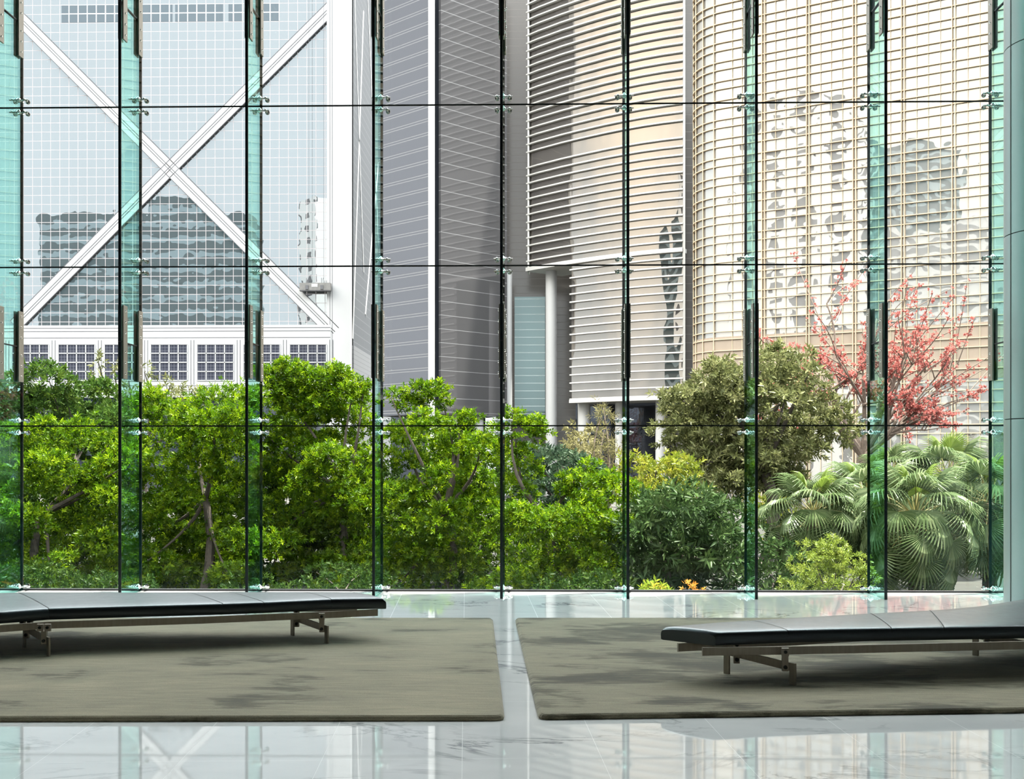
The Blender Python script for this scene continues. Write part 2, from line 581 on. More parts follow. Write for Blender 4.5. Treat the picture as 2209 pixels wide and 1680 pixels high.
def fin(i, x):
    t = thing('glass_fin', 'tall teal glass fin with steel splice plates, %s from the left' % ORD[i], 'glass fin',
              (x, DG - FD / 2, 0), 'glass fins bracing the window wall')
    y0, y1 = DG - .012 - FD, DG - .012
    zz = [0.0] + SPL + [H]
    for a, b in zip(zz[:-1], zz[1:]):
        g = MB().box((x - FT / 2, y0 + .012, a + (.004 if a else .0)), (x + FT / 2, y1 - .006, b - .004))
        part(g, 'glass_panel', M['fin'], t)
        e = MB().box((x - FT / 2 - .0005, y0, a + (.004 if a else 0)), (x + FT / 2 + .0005, y0 + .012, b - .004))
        e.box((x - FT / 2 - .0005, y1 - .006, a + (.004 if a else 0)), (x + FT / 2 + .0005, y1, b - .004))
        part(e, 'glass_edge', M['fin_edge'], t, label='dark polished edge of the glass fin')
    for z in SPL[:2]:
        j = MB().box((x - FT / 2, y0 + .012, z - .004), (x + FT / 2, y1 - .006, z + .004))
        part(j, 'joint_seal', M['silicone'], t)
        for (ya, yb) in ((y0 + .028, y0 + .135), (y1 - .120, y1 - .012)):
            for s in (-1, 1):
                xa, xb = sorted((x + s * FT / 2, x + s * (FT / 2 + .014)))
                pl = part(MB().box((xa, ya, z - .335), (xb, yb, z + .335)), 'splice_plate', M['bronze_steel'], t, bevel=.002, label='brown steel splice plate')
                yc = (ya + yb) / 2
                for bz in (-.285, -.185, -.085, .085, .185, .285):
                    if not BOLT:
                        BOLT.append(MB().tube([(FT / 2 + .014, 0, 0), (FT / 2 + .021, 0, 0)], [.011, .009], 10).build('bolt', M['bolt']))
                        bo = BOLT[0]
                    else:
                        bo = BOLT[0].copy()
                        COL.objects.link(bo)
                    bo.parent = pl
                    bo.location = (0, yc - (DG - FD / 2), z + bz)
                    bo.rotation_euler = (0, 0, 0 if s > 0 else math.pi)
    return t


for i, x in enumerate(FX):
    fin(i, x)
for x in XL[:3] + XL[-3:]:
    pass                                   # the bays beyond the frame carry no visible fins


# stainless clamps that hold the pane corners
def make_clamp():
    t = thing('glass_clamp', '', 'glass clamp', (0, 0, 0), 'stainless clamps holding the pane corners')
    hub = MB()
    hub.tube([(0, 0, .030), (0, 0, .022), (0, 0, .010), (0, 0, 0), (0, 0, -.008), (0, 0, -.016), (0, 0, -.026)],
             [.003, .010, .022, .030, .028, .018, .005], 14)
    hub.tube([(0, 0, 0), (0, .045, 0), (0, .09, 0)], [.014, .011, .010], 8)
    part(hub, 'hub', M['steel'], t, True)
    for s in (-1, 1):
        a = MB().tube([(s * .012, 0, 0), (s * .035, 0, .000), (s * .060, 0, 0), (s * .090, 0, 0)], [.013, .0085, .0075, .0065], 8)
        a.tube([(s * .060, -.020, .002), (s * .060, -.010, .003), (s * .060, .006, .003), (s * .060, .022, 0)], [.006, .0115, .0115, .006], 10)
        arm = part(a, 'arm', M['steel'], t, True)
        d = MB().tube([(s * .060, .010, 0), (s * .060, .050, 0), (s * .060, .060, 0)], [.008, .010, .010], 10)
        d.tube([(s * .060, .058, 0), (s * .060, .062, 0), (s * .060, .074, 0), (s * .060, .078, 0)], [.015, .021, .021, .019], 16)
        part(d, 'disc_pad', M['steel'], arm, True)
    return t


clamp0 = make_clamp()


def copy_tree(o, parent=None):
    c = o.copy()
    COL.objects.link(c)
    if parent is not None:
        c.parent = parent
    for ch in list(o.children):
        copy_tree(ch, c)
    return c


first = True
JN = {1: 'lowest', 2: 'middle', 3: 'topmost'}
for i, x in enumerate(FX):
    spots = [(0.028, 'at the foot of the')]
    for k in (1, 2, 3):
        spots += [(LEVEL[k] - .066, 'just below the %s joint on the' % JN[k]), (LEVEL[k] + .050, 'just above the %s joint on the' % JN[k])]
    for z, txt in spots:
        c = clamp0 if first else copy_tree(clamp0)
        first = False
        c.location = (x, DG - .078, z if z > .05 else .045)
        c['label'] = 'steel clamp %s %s glass fin from the left' % (txt, ORD[i])

# column at the right
CR = 0.46
cyy = 10.15
cxx = at(2172, 992, cyy).x + CR + 0.005
ct = thing('column', 'round grey metal-clad column beside the right end of the glass wall', 'column', (cxx, cyy, 0))
zj = [0.0] + [HC + (992 - y) * cyy / 2570 for y in (905, 512, 112)]
zj += [zj[-1] + 1.56 * k for k in (1, 2, 3, 4)] + [H]
for a, b in zip(zj[:-1], zj[1:]):
    q = MB().tube([(cxx, cyy, a + .004), (cxx, cyy, b - .004)], [CR, CR], 64)
    part(q, 'cladding_panel', M['clad'], ct, True)
part(MB().tube([(cxx, cyy, 0), (cxx, cyy, H)], [CR - .012, CR - .012], 48), 'core', M['seam'], ct, True, label='dark core showing in the joints')
a0 = math.radians(172)
strip = MB().bar((cxx + (CR - .006) * math.cos(a0 + .27), cyy + (CR - .006) * math.sin(a0 + .27), 0), (cxx + (CR - .006) * math.cos(a0 + .27), cyy + (CR - .006) * math.sin(a0 + .27), H), .014, .014, (0, 1, 0))
part(strip, 'vertical_seam', M['seam'], ct)


# rugs
def rug(name, label, poly, m):
    th = 0.026
    b = MB()
    n = len(poly)
    cx = sum(p[0] for p in poly) / n
    cyv = sum(p[1] for p in poly) / n
    rings = []
    for (ins, z) in ((0, 0.0), (-.004, .010), (0.004, .020), (.014, th), (.03, th)):
        ring = []
        for k in range(n):
            p, q, r = Vector(poly[k - 1]).to_2d(), Vector(poly[k]).to_2d(), Vector(poly[(k + 1) % n]).to_2d()
            d1, d2 = (q - p).normalized(), (r - q).normalized()
            n1, n2 = Vector((-d1.y, d1.x)), Vector((-d2.y, d2.x))
            bis = (n1 + n2).normalized()
            ring.append(tuple(q + bis * (ins / max(bis.dot(n1), .3))) + (z,))
        rings.append(ring)
    vs = [v for r in rings for v in r]
    fs = []
    for k in range(len(rings) - 1):
        for j in range(n):
            fs.append((k * n + j, k * n + (j + 1) % n, (k + 1) * n + (j + 1) % n, (k + 1) * n + j))
    fs.append(tuple((len(rings) - 1) * n + j for j in range(n)))
    b.add(vs, fs)
    o = b.build(name, m, None, False)
    tag(o, label, 'rug')
    return o


def rnd_poly(pts, r=0.03, k=4):          # rounds the corners of a plan outline
    res = []
    n = len(pts)
    for i in range(n):
        p, q, s = (Vector((pts[j % n][0], pts[j % n][1])) for j in (i - 1, i, i + 1))
        a, b = q + (p - q).normalized() * r, q + (s - q).normalized() * r
        for j in range(k + 1):
            t = j / k
            res.append(tuple(a * (1 - t) ** 2 + q * 2 * t * (1 - t) + b * t * t))
    return res


fl = atz(1087, 1555, 0); fl2 = atz(0, 1557, 0); bl = atz(1062, 1339, 0); bl2 = atz(0, 1339, 0)
def ext(a, b, x):
    t = (x - a.x) / (b.x - a.x); return a.lerp(b, t)
rug('rug', 'mottled beige-green rug under the left leather bench', rnd_poly([ext(fl, fl2, -4.6), fl, bl, ext(bl, bl2, -5.6)], .055), rug_mat('left rug pile', 3.1, 0.49))
fr = atz(1163, 1553, 0); fr2 = atz(2209, 1538, 0); br = atz(1112, 1339, 0); br2 = atz(2209, 1339, 0)
rug('rug', 'mottled beige-green rug under the right leather bench, with darker streaks', rnd_poly([fr, ext(fr, fr2, 4.6), ext(br, br2, 5.4), br], .055), rug_mat('right rug pile', 17.7, 0.575))


# benches
def lerp_list(pts, t):
    """pts: polyline, t in 0..1 by chord length"""
    L = [0]
    for a, b in zip(pts[:-1], pts[1:]):
        L.append(L[-1] + (b - a).length)
    s = t * L[-1]
    for i in range(len(pts) - 1):
        if s <= L[i + 1] or i == len(pts) - 2:
            return pts[i].lerp(pts[i + 1], (s - L[i]) / max(L[i + 1] - L[i], 1e-6))


ZT, ZC, ZR = 0.300, 0.225, 0.180        # cushion top, cushion bottom, underside of the rail


def cushion(front, back, seams, parent):
    """lofted leather pad between a front and a back outline (plan), seams = positions along it"""
    b = MB()
    nst = 160
    prof = []
    for (t, z) in ((.5, ZC), (.02, ZC), (.0, ZC + .004), (-.004, ZC + .02), (-.004, ZT - .026), (.004, ZT - .012), (.02, ZT - .004), (.06, ZT), (.2, ZT + .004),
                   (.5, ZT + .006), (.8, ZT + .004), (.94, ZT), (.98, ZT - .004), (.996, ZT - .012), (1.004, ZT - .026), (1.004, ZC + .02), (1.0, ZC + .004), (.98, ZC)):
        prof.append((t, z))
    n = len(prof)
    ts = sorted(set([i / nst for i in range(nst + 1)] + [s + d for s in seams for d in (-.0041, -.002, -.001, 0, .001, .002, .0041)] + [.0008, .002, .004, .996, .998, .9992]))
    ts = [t for t in ts if 0 <= t <= 1]
    vs = []
    for s in ts:
        f, k = lerp_list(front, s), lerp_list(back, s)
        w = (k - f).length
        grv = 0
        for q in seams:
            d = abs(s - q)
            if d < .0041:
                grv = max(grv, .0012 * (1 - d / .0041))
        edge = min(s, 1 - s)
        drop = .016 * max(0, 1 - edge / .006) ** 2
        for (t, z) in prof:
            # rounding radii stay metric whatever the width
            if 0 < t < .5:
                tt = t * .55 / max(w, .3) if t <= .06 else t
            elif .5 < t < 1:
                tt = 1 - (1 - t) * .55 / max(w, .3) if t >= .94 else t
            else:
                tt = t
            p = f.lerp(k, tt)
            zz = z
            if z > ZC + .03:
                zz = z - grv - drop
            vs.append((p.x, p.y, zz))
    fs = []
    m = len(ts)
    for i in range(m - 1):
        for j in range(n):
            fs.append((i * n + j, i * n + (j + 1) % n, (i + 1) * n + (j + 1) % n, (i + 1) * n + j))
    fs.append(tuple(range(n)))
    fs.append(tuple((m - 1) * n + j for j in range(n - 1, -1, -1)))
    b.add(vs, fs)
    cu = part(b, 'cushion', M['leather'], parent, True, label='black leather cushion with stitched seams')
    for q in seams:
        f, k = lerp_list(front, q), lerp_list(back, q)
        w = (k - f).length
        dirn = lerp_list(front, min(1, q + .002)) - lerp_list(front, max(0, q - .002))
        dirn = dirn.normalized() * .0022
        sv = []
        for (t, z) in prof[4:15]:
            tt = t * .55 / max(w, .3) if t <= .06 else (1 - (1 - t) * .55 / max(w, .3) if t >= .94 else t)
            p = f.lerp(k, tt)
            for s_ in (-1, 1):
                sv.append((p.x + dirn.x * s_, p.y + dirn.y * s_, z + .0006))
        part(MB().add(sv, [(2 * i, 2 * i + 1, 2 * i + 3, 2 * i + 2) for i in range(len(sv) // 2 - 1)]), 'stitched_seam', M['seam'], cu, label='dark stitched seam')
    return cu


def rail(pts, parent, w=.016):
    b = MB()
    vs = []
    for i, p in enumerate(pts):
        d = (pts[min(i + 1, len(pts) - 1)] - pts[max(i - 1, 0)]); d.z = 0; d.normalize()
        nn_ = Vector((-d.y, d.x, 0)) * (w / 2)
        for (s, z) in ((-1, ZR), (1, ZR), (1, ZC), (-1, ZC)):
            q = p + nn_ * s
            vs.append((q.x, q.y, z))
    fs = []
    for i in range(len(pts) - 1):
        for j in range(4):
            fs.append((i * 4 + j, i * 4 + (j + 1) % 4, (i + 1) * 4 + (j + 1) % 4, (i + 1) * 4 + j))
    fs += [(0, 1, 2, 3), tuple((len(pts) - 1) * 4 + j for j in (3, 2, 1, 0))]
    b.add(vs, fs)
    return part(b, 'side_rail', M['bronze_steel'], parent, bevel=.0015)


def leg_frame(pf, pb, parent, double=False):
    """flat-bar leg frame from a front foot to a back foot (floor points) with a sloping top bar and its clamps"""
    d = (pb - pf); d.z = 0; d.normalize()
    sd = Vector((-d.y, d.x, 0))
    w, th, zt = .040, .012, .145
    b = MB()
    up = Vector((0, 0, 1))
    def quadbar(poly):                     # extrude a polygon (s along d, z) by the bar thickness
        n = len(poly)
        vs = []
        for k in (-1, 1):
            for (s, z) in poly:
                q = pf + d * s + sd * (k * th / 2); vs.append((q.x, q.y, z))
        fs = [tuple(range(n)), tuple(range(2 * n - 1, n - 1, -1))] + [(i, n + i, n + (i + 1) % n, (i + 1) % n) for i in range(n)]
        return vs, fs
    L = (pb - pf).length
    frame = MB()
    frame.add(*quadbar([(0, RT), (w, RT), (w, zt - .045), (L - w, zt - .045), (L - w, RT), (L, RT), (L, zt), (0, zt)]))
    # the polygon is concave: split in three convex bars
    frame = MB()
    frame.add(*quadbar([(0, RT), (w, RT), (w, zt), (0, zt)]))
    frame.add(*quadbar([(L - w, RT), (L, RT), (L, zt + .030), (L - w, zt + .030)]))
    frame.add(*quadbar([(w, zt - .045), (L - w, zt - .012), (L - w, zt + .030), (w, zt)]))
    for o_ in (frame,):
        fr_ = part(o_, 'leg_frame', M['bronze_steel'], parent, bevel=.0015)
    for s in (.075, L - .085):
        c = pf + d * s
        cb = MB()
        for dx in ((-.024, .024) if double else (0,)):
            cc = c + d * 0
            base = Vector((cc.x, cc.y, 0)) - sd * 0.0
            cb.box((base.x - .020 + dx, base.y - .030, ZR - .001), (base.x + .020 + dx, base.y - .014, ZC - .001))
        cb.box((c.x - .017, c.y - .028, zt - .048), (c.x + .017, c.y - .004, ZR))
        cl = part(cb, 'clamp_block', M['bronze_steel'], parent, bevel=.002)
        for dx in ((-.024, .024) if double else (0,)):
            part(MB().tube([(c.x + dx, c.y - .030, (ZR + ZC) / 2), (c.x + dx, c.y - .038, (ZR + ZC) / 2)], [.010, .009], 12), 'bolt', M['seam'], cl, label='dark round bolt head')
        part(MB().tube([(c.x, c.y - .028, zt - .026), (c.x, c.y - .038, zt - .026)], [.011, .010], 12), 'bolt', M['seam'], cl, label='dark round bolt head')
    return fr_


RT = 0.026        # top of the rug, where the feet stand


def bench(label, front_px, back_px, seam_px, rail_px, rail_back_px, feet, ext_front, ext_back, flip=False):
    fr_ = [atz(x, y, ZT) for x, y in front_px]
    bk_ = [atz(x, y, ZT) for x, y in back_px]
    fr_ += ext_front
    bk_ += ext_back
    org = fr_[0].copy(); org.z = RT
    t = thing('bench', label, 'bench', org)
    # seam positions along the front outline
    L = [0]
    for a, b in zip(fr_[:-1], fr_[1:]):
        L.append(L[-1] + (b - a).length)
    seams = []
    for (x, y) in seam_px:
        p = atz(x, y, ZT)
        best = min(((p - lerp_list(fr_, k / 2000)).length, k / 2000) for k in range(2001))
        seams.append(best[1])
    if flip:
        pass
    cu = cushion(fr_, bk_, seams, t)
    rail([atz(x, y, ZR) for x, y in rail_px] + rail_ext(fr_, ext_front, +.02), t)
    rail([atz(x, y, ZR) for x, y in rail_back_px] + rail_ext(bk_, ext_back, -.09), t)
    for pf, pb, dbl in feet:
        leg_frame(pf, pb, t, dbl)
    return t


def rail_ext(line, extp, dy):
    return [Vector((p.x, p.y + dy, ZR)) for p in extp]


# right bench
rf = [(1543, 1364), (1701, 1358.5), (1800, 1356), (1924, 1354), (2037, 1352), (2209, 1349)]
rb = [(1426, 1351), (1540, 1341), (1620, 1336), (1840, 1323.5), (1920, 1319.5), (2041, 1313), (2115, 1306), (2209, 1291)]
pf1, pb1 = atz(1717, 1478, RT), atz(1562, 1452, RT)
pb2 = atz(2098, 1413, RT)
dleg = (pb1 - pf1)
bench('long black leather bench on steel legs, on the right-hand rug', rf, rb,
      [(1701, 1358.5), (1924, 1354), (2037, 1352)],
      [(1515, 1414), (1679, 1411.5), (1840, 1408.5), (2209, 1399.8)],
      [(1462, 1405), (1515, 1402.4), (1640, 1396), (1900, 1380), (2060, 1371)],
      [(pf1, pb1, False), (pb2 - dleg, pb2, False)],
      [Vector((3.4, 6.98, ZT)), Vector((4.3, 7.3, ZT))], [Vector((4.2, 8.9, ZT)), Vector((4.9, 9.3, ZT))])
# left bench
lf = [(833, 1290), (716, 1291.5), (570, 1298.4), (482, 1301.5), (279, 1306.8), (105.6, 1311.8), (0, 1319.7)]
lb = [(768, 1277.5), (690, 1275.5), (560, 1276), (440, 1276.5), (265, 1277), (48, 1276.5), (-60, 1280)]
pf1, pb1 = atz(708, 1388, RT), atz(628, 1370, RT)
pf2 = atz(107, 1416, RT)
dl2 = pb1 - pf1
e1 = atz(0, 1319.7, ZT)
e2 = atz(-60, 1280, ZT)
bench('long black leather bench on steel legs, on the left-hand rug', lf, lb,
      [(716, 1291.5), (570, 1298.4), (482, 1301.5), (105.6, 1311.8)],
      [(814.5, 1328), (627, 1336.6), (440, 1344.6), (105, 1355.6), (0, 1363.5)],
      [(770, 1319), (627, 1319), (440, 1319), (105, 1320), (-40, 1323)],
      [(pf1, pb1, False), (pf2, pf2 + dl2, True)],
      [e1 + Vector((-.7, -.18, 0)), e1 + Vector((-1.3, -.5, 0))], [e2 + Vector((-.8, -.2, 0)), e2 + Vector((-1.5, -.55, 0))])

# ================================================================== outside
GZ = -3.5
M['soil'] = pbr('dark park soil', (0.012, 0.013, 0.008), 0.95, noise=0.4, scale=0.8)
M['paving'] = pbr('pale park paving', (0.035, 0.034, 0.03), 0.9, noise=0.15, scale=0.6)
M['ledge'] = pbr('outer stone ledge', (0.55, 0.55, 0.53), 0.8, noise=0.05)
struct(MB().box((-260, DG + .5, GZ - .3), (260, 420, GZ)), 'ground', M['soil'])
struct(MB().box((-60, 54, GZ), (60, 60, GZ + .03)), 'path', M['paving'])
struct(MB().box((-120, 96, GZ), (120, 140, GZ + .02)), 'street', M['paving'])
struct(MB().box((X0, DG + .12, GZ), (X1, DG + .5, -.05)), 'trim_0', M['ledge'])

M['boc_glass'] = facade_glass('pale mirrored tower glass', (0.34, 0.365, 0.38), (0.24, 0.26, 0.27),
                              [('X', 1.323, at(109.5, 50, 170).x - .05), ('Z', 1.303, at(109, 50.3, 170).z - .05)], 0.085, (0.40, 0.37, 0.38), wave=0.012, wscale=0.3, fac=0.8)
M['boc_clear'] = facade_glass('clear dark tower windows', (0.14, 0.16, 0.18), (0.16, 0.20, 0.22),
                              [('X', 1.323, at(109.5, 50, 170).x - .05), ('Z', 1.303, at(109, 50.3, 170).z - .05)], 0.13, (0.75, 0.76, 0.77), wave=0.05, fac=0.7)
M['white_clad'] = pbr('white aluminium cladding', (0.45, 0.45, 0.458), 0.55, noise=0.02, scale=0.3)
M['white_col'] = pbr('white stone column', (0.45, 0.45, 0.45), 0.6, noise=0.03)
M['line'] = pbr('grey panel joint', (0.10, 0.10, 0.11), 0.8)
M['grille_dark'] = panel_mat('dark window grid', (0.035, 0.038, 0.055), [('X', .441, at(129, 743, 169).x), ('Z', .441, at(129, 743, 169).z)], .04, (0.16, 0.16, 0.19), 0.35)
M['side_shade'] = panel_mat('shade-grey side cladding', (0.075, 0.078, 0.085), [('Z', 1.303, 0.2), ('Y', 1.3, 0)], .09, (0.13, 0.132, 0.14))  # shade on the tower's side face is put into this grey
M['side_pod_shade'] = panel_mat('shade-grey side stone', (0.16, 0.163, 0.17), [('Z', 0.65, 0.2), ('Y', 1.3, 0)], .06, (0.09, 0.09, 0.095))  # podium flank darkened in colour to read as shaded
M['dark_base'] = facade_glass('dark lobby glazing', (0.10, 0.11, 0.13), (0.06, 0.065, 0.08), fac=0.6, wave=0.03)

# ------------------------------------------------ white tower with the diagonal braces
YB1 = 170.0
def q1(px, py, dy=0.0):
    p = at(px, py, YB1); return Vector((p.x, YB1 - dy, p.z))
xr = q1(757, 0).x
top1 = q1(0, -150).z
twr = thing('office_tower', 'white glass tower with giant crossed diagonal braces behind the leafy trees', 'tower', (q1(368, 992).x, YB1, GZ))
xl = q1(-330, 0).x
part(MB().box((xl, YB1, q1(0, 703).z), (q1(706, 0).x, YB1 + 1, top1)), 'glass_facade', M['boc_glass'], twr, label='pale mirrored curtain wall with a fine grid')
part(MB().box((xl, YB1 + 1.0, GZ), (xr - .3, YB1 + 45, top1)), 'core_body', M['white_clad'], twr)
wb = MB()
for a, b in ((133, 258), (305, 372), (378, 481), (493, 525), (565, 603)):
    wb.box((q1(a, 0).x, YB1 - .03, q1(0, 50).z), (q1(b, 0).x, YB1 + .2, q1(0, 12).z))
part(wb, 'window_band', M['boc_clear'], twr, label='band of darker clear windows')
cc = MB().box((q1(706, 0).x, YB1 - .45, GZ), (xr, YB1 + 2, top1))
for px in (713, 718):
    cc.box((q1(px, 0).x - .03, YB1 - .47, q1(0, 835).z), (q1(px, 0).x + .03, YB1 - .44, top1), 1)
part(cc, 'corner_pier', [M['white_clad'], M['line']], twr)
BI = -1
for (a, b) in (((368, 365), (45, 42)), ((368, 365), (-60, 795)), ((368, 365), (745, -11)), ((368, 365), (722, 718))):
    BI += 1
    p0, p1 = q1(*a, .25), q1(*b, .25)
    if b == (-60, 795):
        p1 = q1(35, 702, .25)
    m = MB().bar(p0, p1, .5, 1.75, (1, 0, 0) if False else (0, -1, 0))
    m = MB()
    d = (p1 - p0).normalized(); sd = Vector((-d.z, 0, d.x))
    def strip(off, w, y, mi):
        a_, b_ = p0 + sd * off, p1 + sd * off
        vs = []
        for p in (a_, b_):
            for s in (-1, 1):
                for yy in (y, y + .5):
                    vs.append((p.x + sd.x * s * w / 2, yy, p.z + sd.z * s * w / 2))
        m.add(vs, [(0, 2, 6, 4), (1, 5, 7, 3), (0, 4, 5, 1), (2, 3, 7, 6), (0, 1, 3, 2), (4, 6, 7, 5)], mi)
    strip(0, 1.85, YB1 - .40 - .01 * BI, 0)
    for o_ in (-.93, -.16, .16, .93):
        strip(o_, .10, YB1 - .42 - .01 * BI, 1)
    part(m, 'diagonal_brace', [M['white_clad'], M['line']], twr, label='wide white diagonal brace')
pod = MB().box((xl, YB1 - .5, q1(0, 858).z), (q1(715, 0).x, YB1 + 1, q1(0, 703).z))
for py in (709, 716, 730, 833, 845, 852):
    pod.box((xl, YB1 - .52, q1(0, py).z - .045), (q1(714, 0).x, YB1 - .49, q1(0, py).z + .045), 1)
for k in range(-3, 7):
    xa = q1(129 + 99.5 * k - 7, 0).x; xb = q1(129 + 99.5 * k + 86, 0).x
    for x in (xa, xb):
        pod.box((x - .045, YB1 - .52, q1(0, 831).z), (x + .045, YB1 - .49, q1(0, 735).z), 1)
part(pod, 'podium_wall', [M['white_clad'], M['line']], twr)
for k in range(-1, 6):
    a, b = q1(129 + 99.5 * k, 821, .5), q1(208 + 99.5 * k, 743, .5)
    w_ = part(MB().box((a.x, YB1 - .53, a.z), (b.x, YB1 - .4, b.z)), 'podium_window', M['grille_dark'], twr, label='square dark podium window behind a white grille')
    g = MB()
    for j in range(5):
        x = a.x + (b.x - a.x) * j / 4; z = a.z + (b.z - a.z) * j / 4
        g.box((x - .07, YB1 - .62, a.z), (x + .07, YB1 - .53, b.z)).box((a.x, YB1 - .62, z - .07), (b.x, YB1 - .53, z + .07))
    part(g, 'grille', M['white_clad'], w_, label='white window grille')
part(MB().box((xl, YB1 + .2, GZ), (q1(706, 0).x, YB1 + 1, q1(0, 858).z)), 'entrance_glazing', M['dark_base'], twr)
zp = q1(0, 745).z
part(MB().box((xr - .3, YB1 + 1, zp), (xr, YB1 + 45, top1)), 'side_facade', M['side_shade'], twr, label='side wall coloured grey as shade, in steep perspective')
part(MB().box((xr - .3, YB1 + 1, GZ), (xr + .25, YB1 + 45, zp)), 'side_podium', M['side_pod_shade'], twr)
for (ya, za, yb, zb) in ((1.5, zp + 1, 12, 70), (12, 30, 1.5, 76), (14, zp + 6, 34, 60), (34, 20, 16, 75)):
    part(MB().bar((xr + .02, YB1 + ya, za), (xr + .02, YB1 + yb, zb), .45, .12, (1, 0, 0)), 'side_brace', M['white_col'], twr)

# cleaning gondola
gx0, gx1 = q1(651, 0).x, q1(717, 0).x
gz0, gz1 = q1(0, 633).z, q1(0, 616).z
gon = thing('cleaning_gondola', 'small grey window cleaning platform hanging on the white braced tower', 'gondola', ((gx0 + gx1) / 2, YB1 - 1.2, gz0))
M['gond'] = pbr('worn grey steel', (0.17, 0.165, 0.16), 0.6, noise=0.15, scale=2)
M['gond_d'] = pbr('dark steel', (0.10, 0.10, 0.11), 0.6)
part(MB().box((gx0, YB1 - 1.7, gz0), (gx1, YB1 - .8, gz0 + .14)), 'deck', M['gond_d'], gon, label='dark platform deck')
bas = MB()
bas.box((gx0, YB1 - 1.72, gz0 + .1), (gx1, YB1 - 1.66, gz1)).box((gx0, YB1 - .84, gz0 + .1), (gx1, YB1 - .78, gz1))
bas.box((gx0, YB1 - 1.7, gz0 + .1), (gx0 + .06, YB1 - .8, gz1)).box((gx1 - .06, YB1 - 1.7, gz0 + .1), (gx1, YB1 - .8, gz1))
part(bas, 'basket', M['gond'], gon)
part(MB().box((q1(677, 0).x, YB1 - 1.76, gz0 + .55), (q1(690, 0).x, YB1 - 1.72, gz0 + 1.0)), 'name_board', M['white_clad'], gon, label='blank white board')
for px in (667, 699):
    x = q1(px, 0).x
    h = MB().box((x - .2, YB1 - 1.85, gz0 + .2), (x + .2, YB1 - 1.72, gz0 + .8))
    for s in (-.13, .13):
        h.bar((x + s, YB1 - 1.3, gz0 + .1), (x + s, YB1 - 1.3, gz1 + .75), .07, .07, (0, 1, 0))
    hh = part(h, 'hanger', M['gond_d'], gon)
    part(MB().bar((x + .2, YB1 - 1.3, gz1 + .6), (x + .2, YB1 - 1.3, top1 - 1), .035, .035, (0, 1, 0)), 'cable', M['line'], hh)

# ------------------------------------------------ dark grey tower with the round white corner column
M['grey_l'] = facade_glass('dark grey tower glass', (0.15, 0.15, 0.165), (0.115, 0.117, 0.128), [('Z', 1.75, 0.3), ('Z', 1.75, 0.62)], 0.09, (0.21, 0.212, 0.222), wave=0.02, wscale=0.3, fac=0.6)
M['grey_r'] = facade_glass('dark grey mirror glass', (0.17, 0.165, 0.175), (0.15, 0.147, 0.152), [('Z', 1.75, 0.3)], 0.08, (0.23, 0.23, 0.235), wave=0.01, wscale=0.3, fac=0.5)
YC = 150.0
C = at(931, 992, YC); C.z = 0
dl = Vector((-.73, .68, 0)).normalized(); dr = Vector((.68, .73, 0)).normalized()
ztop2 = at(931, -150, YC).z
zb2 = at(931, 893, YC).z
gt = thing('office_tower', 'dark grey glass tower with a slender round white column on its corner', 'tower', (C.x, C.y, GZ))
def wall_slab(p, d, L, z0, z1, th=.4):
    n = Vector((d.y, -d.x, 0))
    if n.y > 0: n = -n
    q = [p, p + d * L, p + d * L - n * th, p - n * th]
    return MB().prism([(v.x, v.y) for v in q], z0, z1)
part(wall_slab(C + Vector((-.45, .3, 0)), dl, 9.9, zb2, ztop2), 'left_facade', M['grey_l'], gt)
part(wall_slab(C + Vector((1.15, .3, 0)), dr, 11.9, zb2, ztop2), 'right_facade', M['grey_r'], gt)
part(wall_slab(C + Vector((.2, .9, 0)), dr, 1.6, zb2, ztop2), 'corner_recess', M['dark_base'], gt)
part(MB().tube([(C.x, C.y - .1, GZ), (C.x, C.y - .1, ztop2)], [.42, .42], 20), 'corner_column', M['white_col'], gt, True)
for px, w, Y in ((932, 26, 151.5), (977, 26, 154), (1032, 22, 157)):
    p = at(px, 992, Y); r = w * Y / 2570 / 2
    part(MB().tube([(p.x, p.y, GZ), (p.x, p.y, zb2 + .2)], [r, r], 20), 'base_column', M['white_col'], gt, True)
part(wall_slab(C + Vector((0, 8, 0)), dl, 9.5, GZ, zb2 + .5), 'base_wall', M['dark_base'], gt)
part(wall_slab(C + Vector((0, 8, 0)), dr, 9, GZ, zb2 + .5), 'base_wall', M['dark_base'], gt)
part(MB().prism([(C.x, C.y + .3), (C.x + dr.x * 12, C.y + dr.y * 12), (C.x, C.y + 26), (C.x + dl.x * 9.5, C.y + dl.y * 9.5)], zb2 - .05, zb2), 'soffit', M['line'], gt)

# ------------------------------------------------ curved tower with white louvres
M['cur_glass'] = facade_glass('bronze curved glass', (0.31, 0.285, 0.26), (0.14, 0.13, 0.12), None, wave=0.16, wscale=0.22, fac=0.66, stretch=(1, 1, .35))
M['cur_core'] = facade_glass('warm grey core wall', (0.17, 0.162, 0.157), (0.16, 0.15, 0.142), [('Z', 1.02, 0.1)], .05, (0.19, 0.178, 0.17), fac=0.35, rough=0.15)
M['louver'] = pbr('white louvre metal', (0.52, 0.51, 0.49), 0.5, noise=0.02)
M['teal_glass'] = facade_glass('teal stair glass', (0.16, 0.20, 0.20), (0.20, 0.28, 0.28), [('Z', 1.05, 0.2)], .07, (0.55, 0.62, 0.62), fac=0.5)
path = [(1140, 158), (1165, 156.2), (1190, 154.7), (1215, 153.2), (1240, 151.9), (1275, 150.2), (1310, 148.6), (1350, 147), (1390, 145.6), (1432, 144.4), (1475, 143.4)]
cv = [at(px, 992, Y) for px, Y in path]
for p in cv: p.z = 0
ztop3 = at(1300, -160, 148).z
zso = at(1140, 578, 158).z
zlo = at(1400, 856, 145).z
ctw = thing('office_tower', 'curved glass tower with rows of white horizontal louvres above tall round columns', 'tower', (cv[5].x, cv[5].y, GZ))
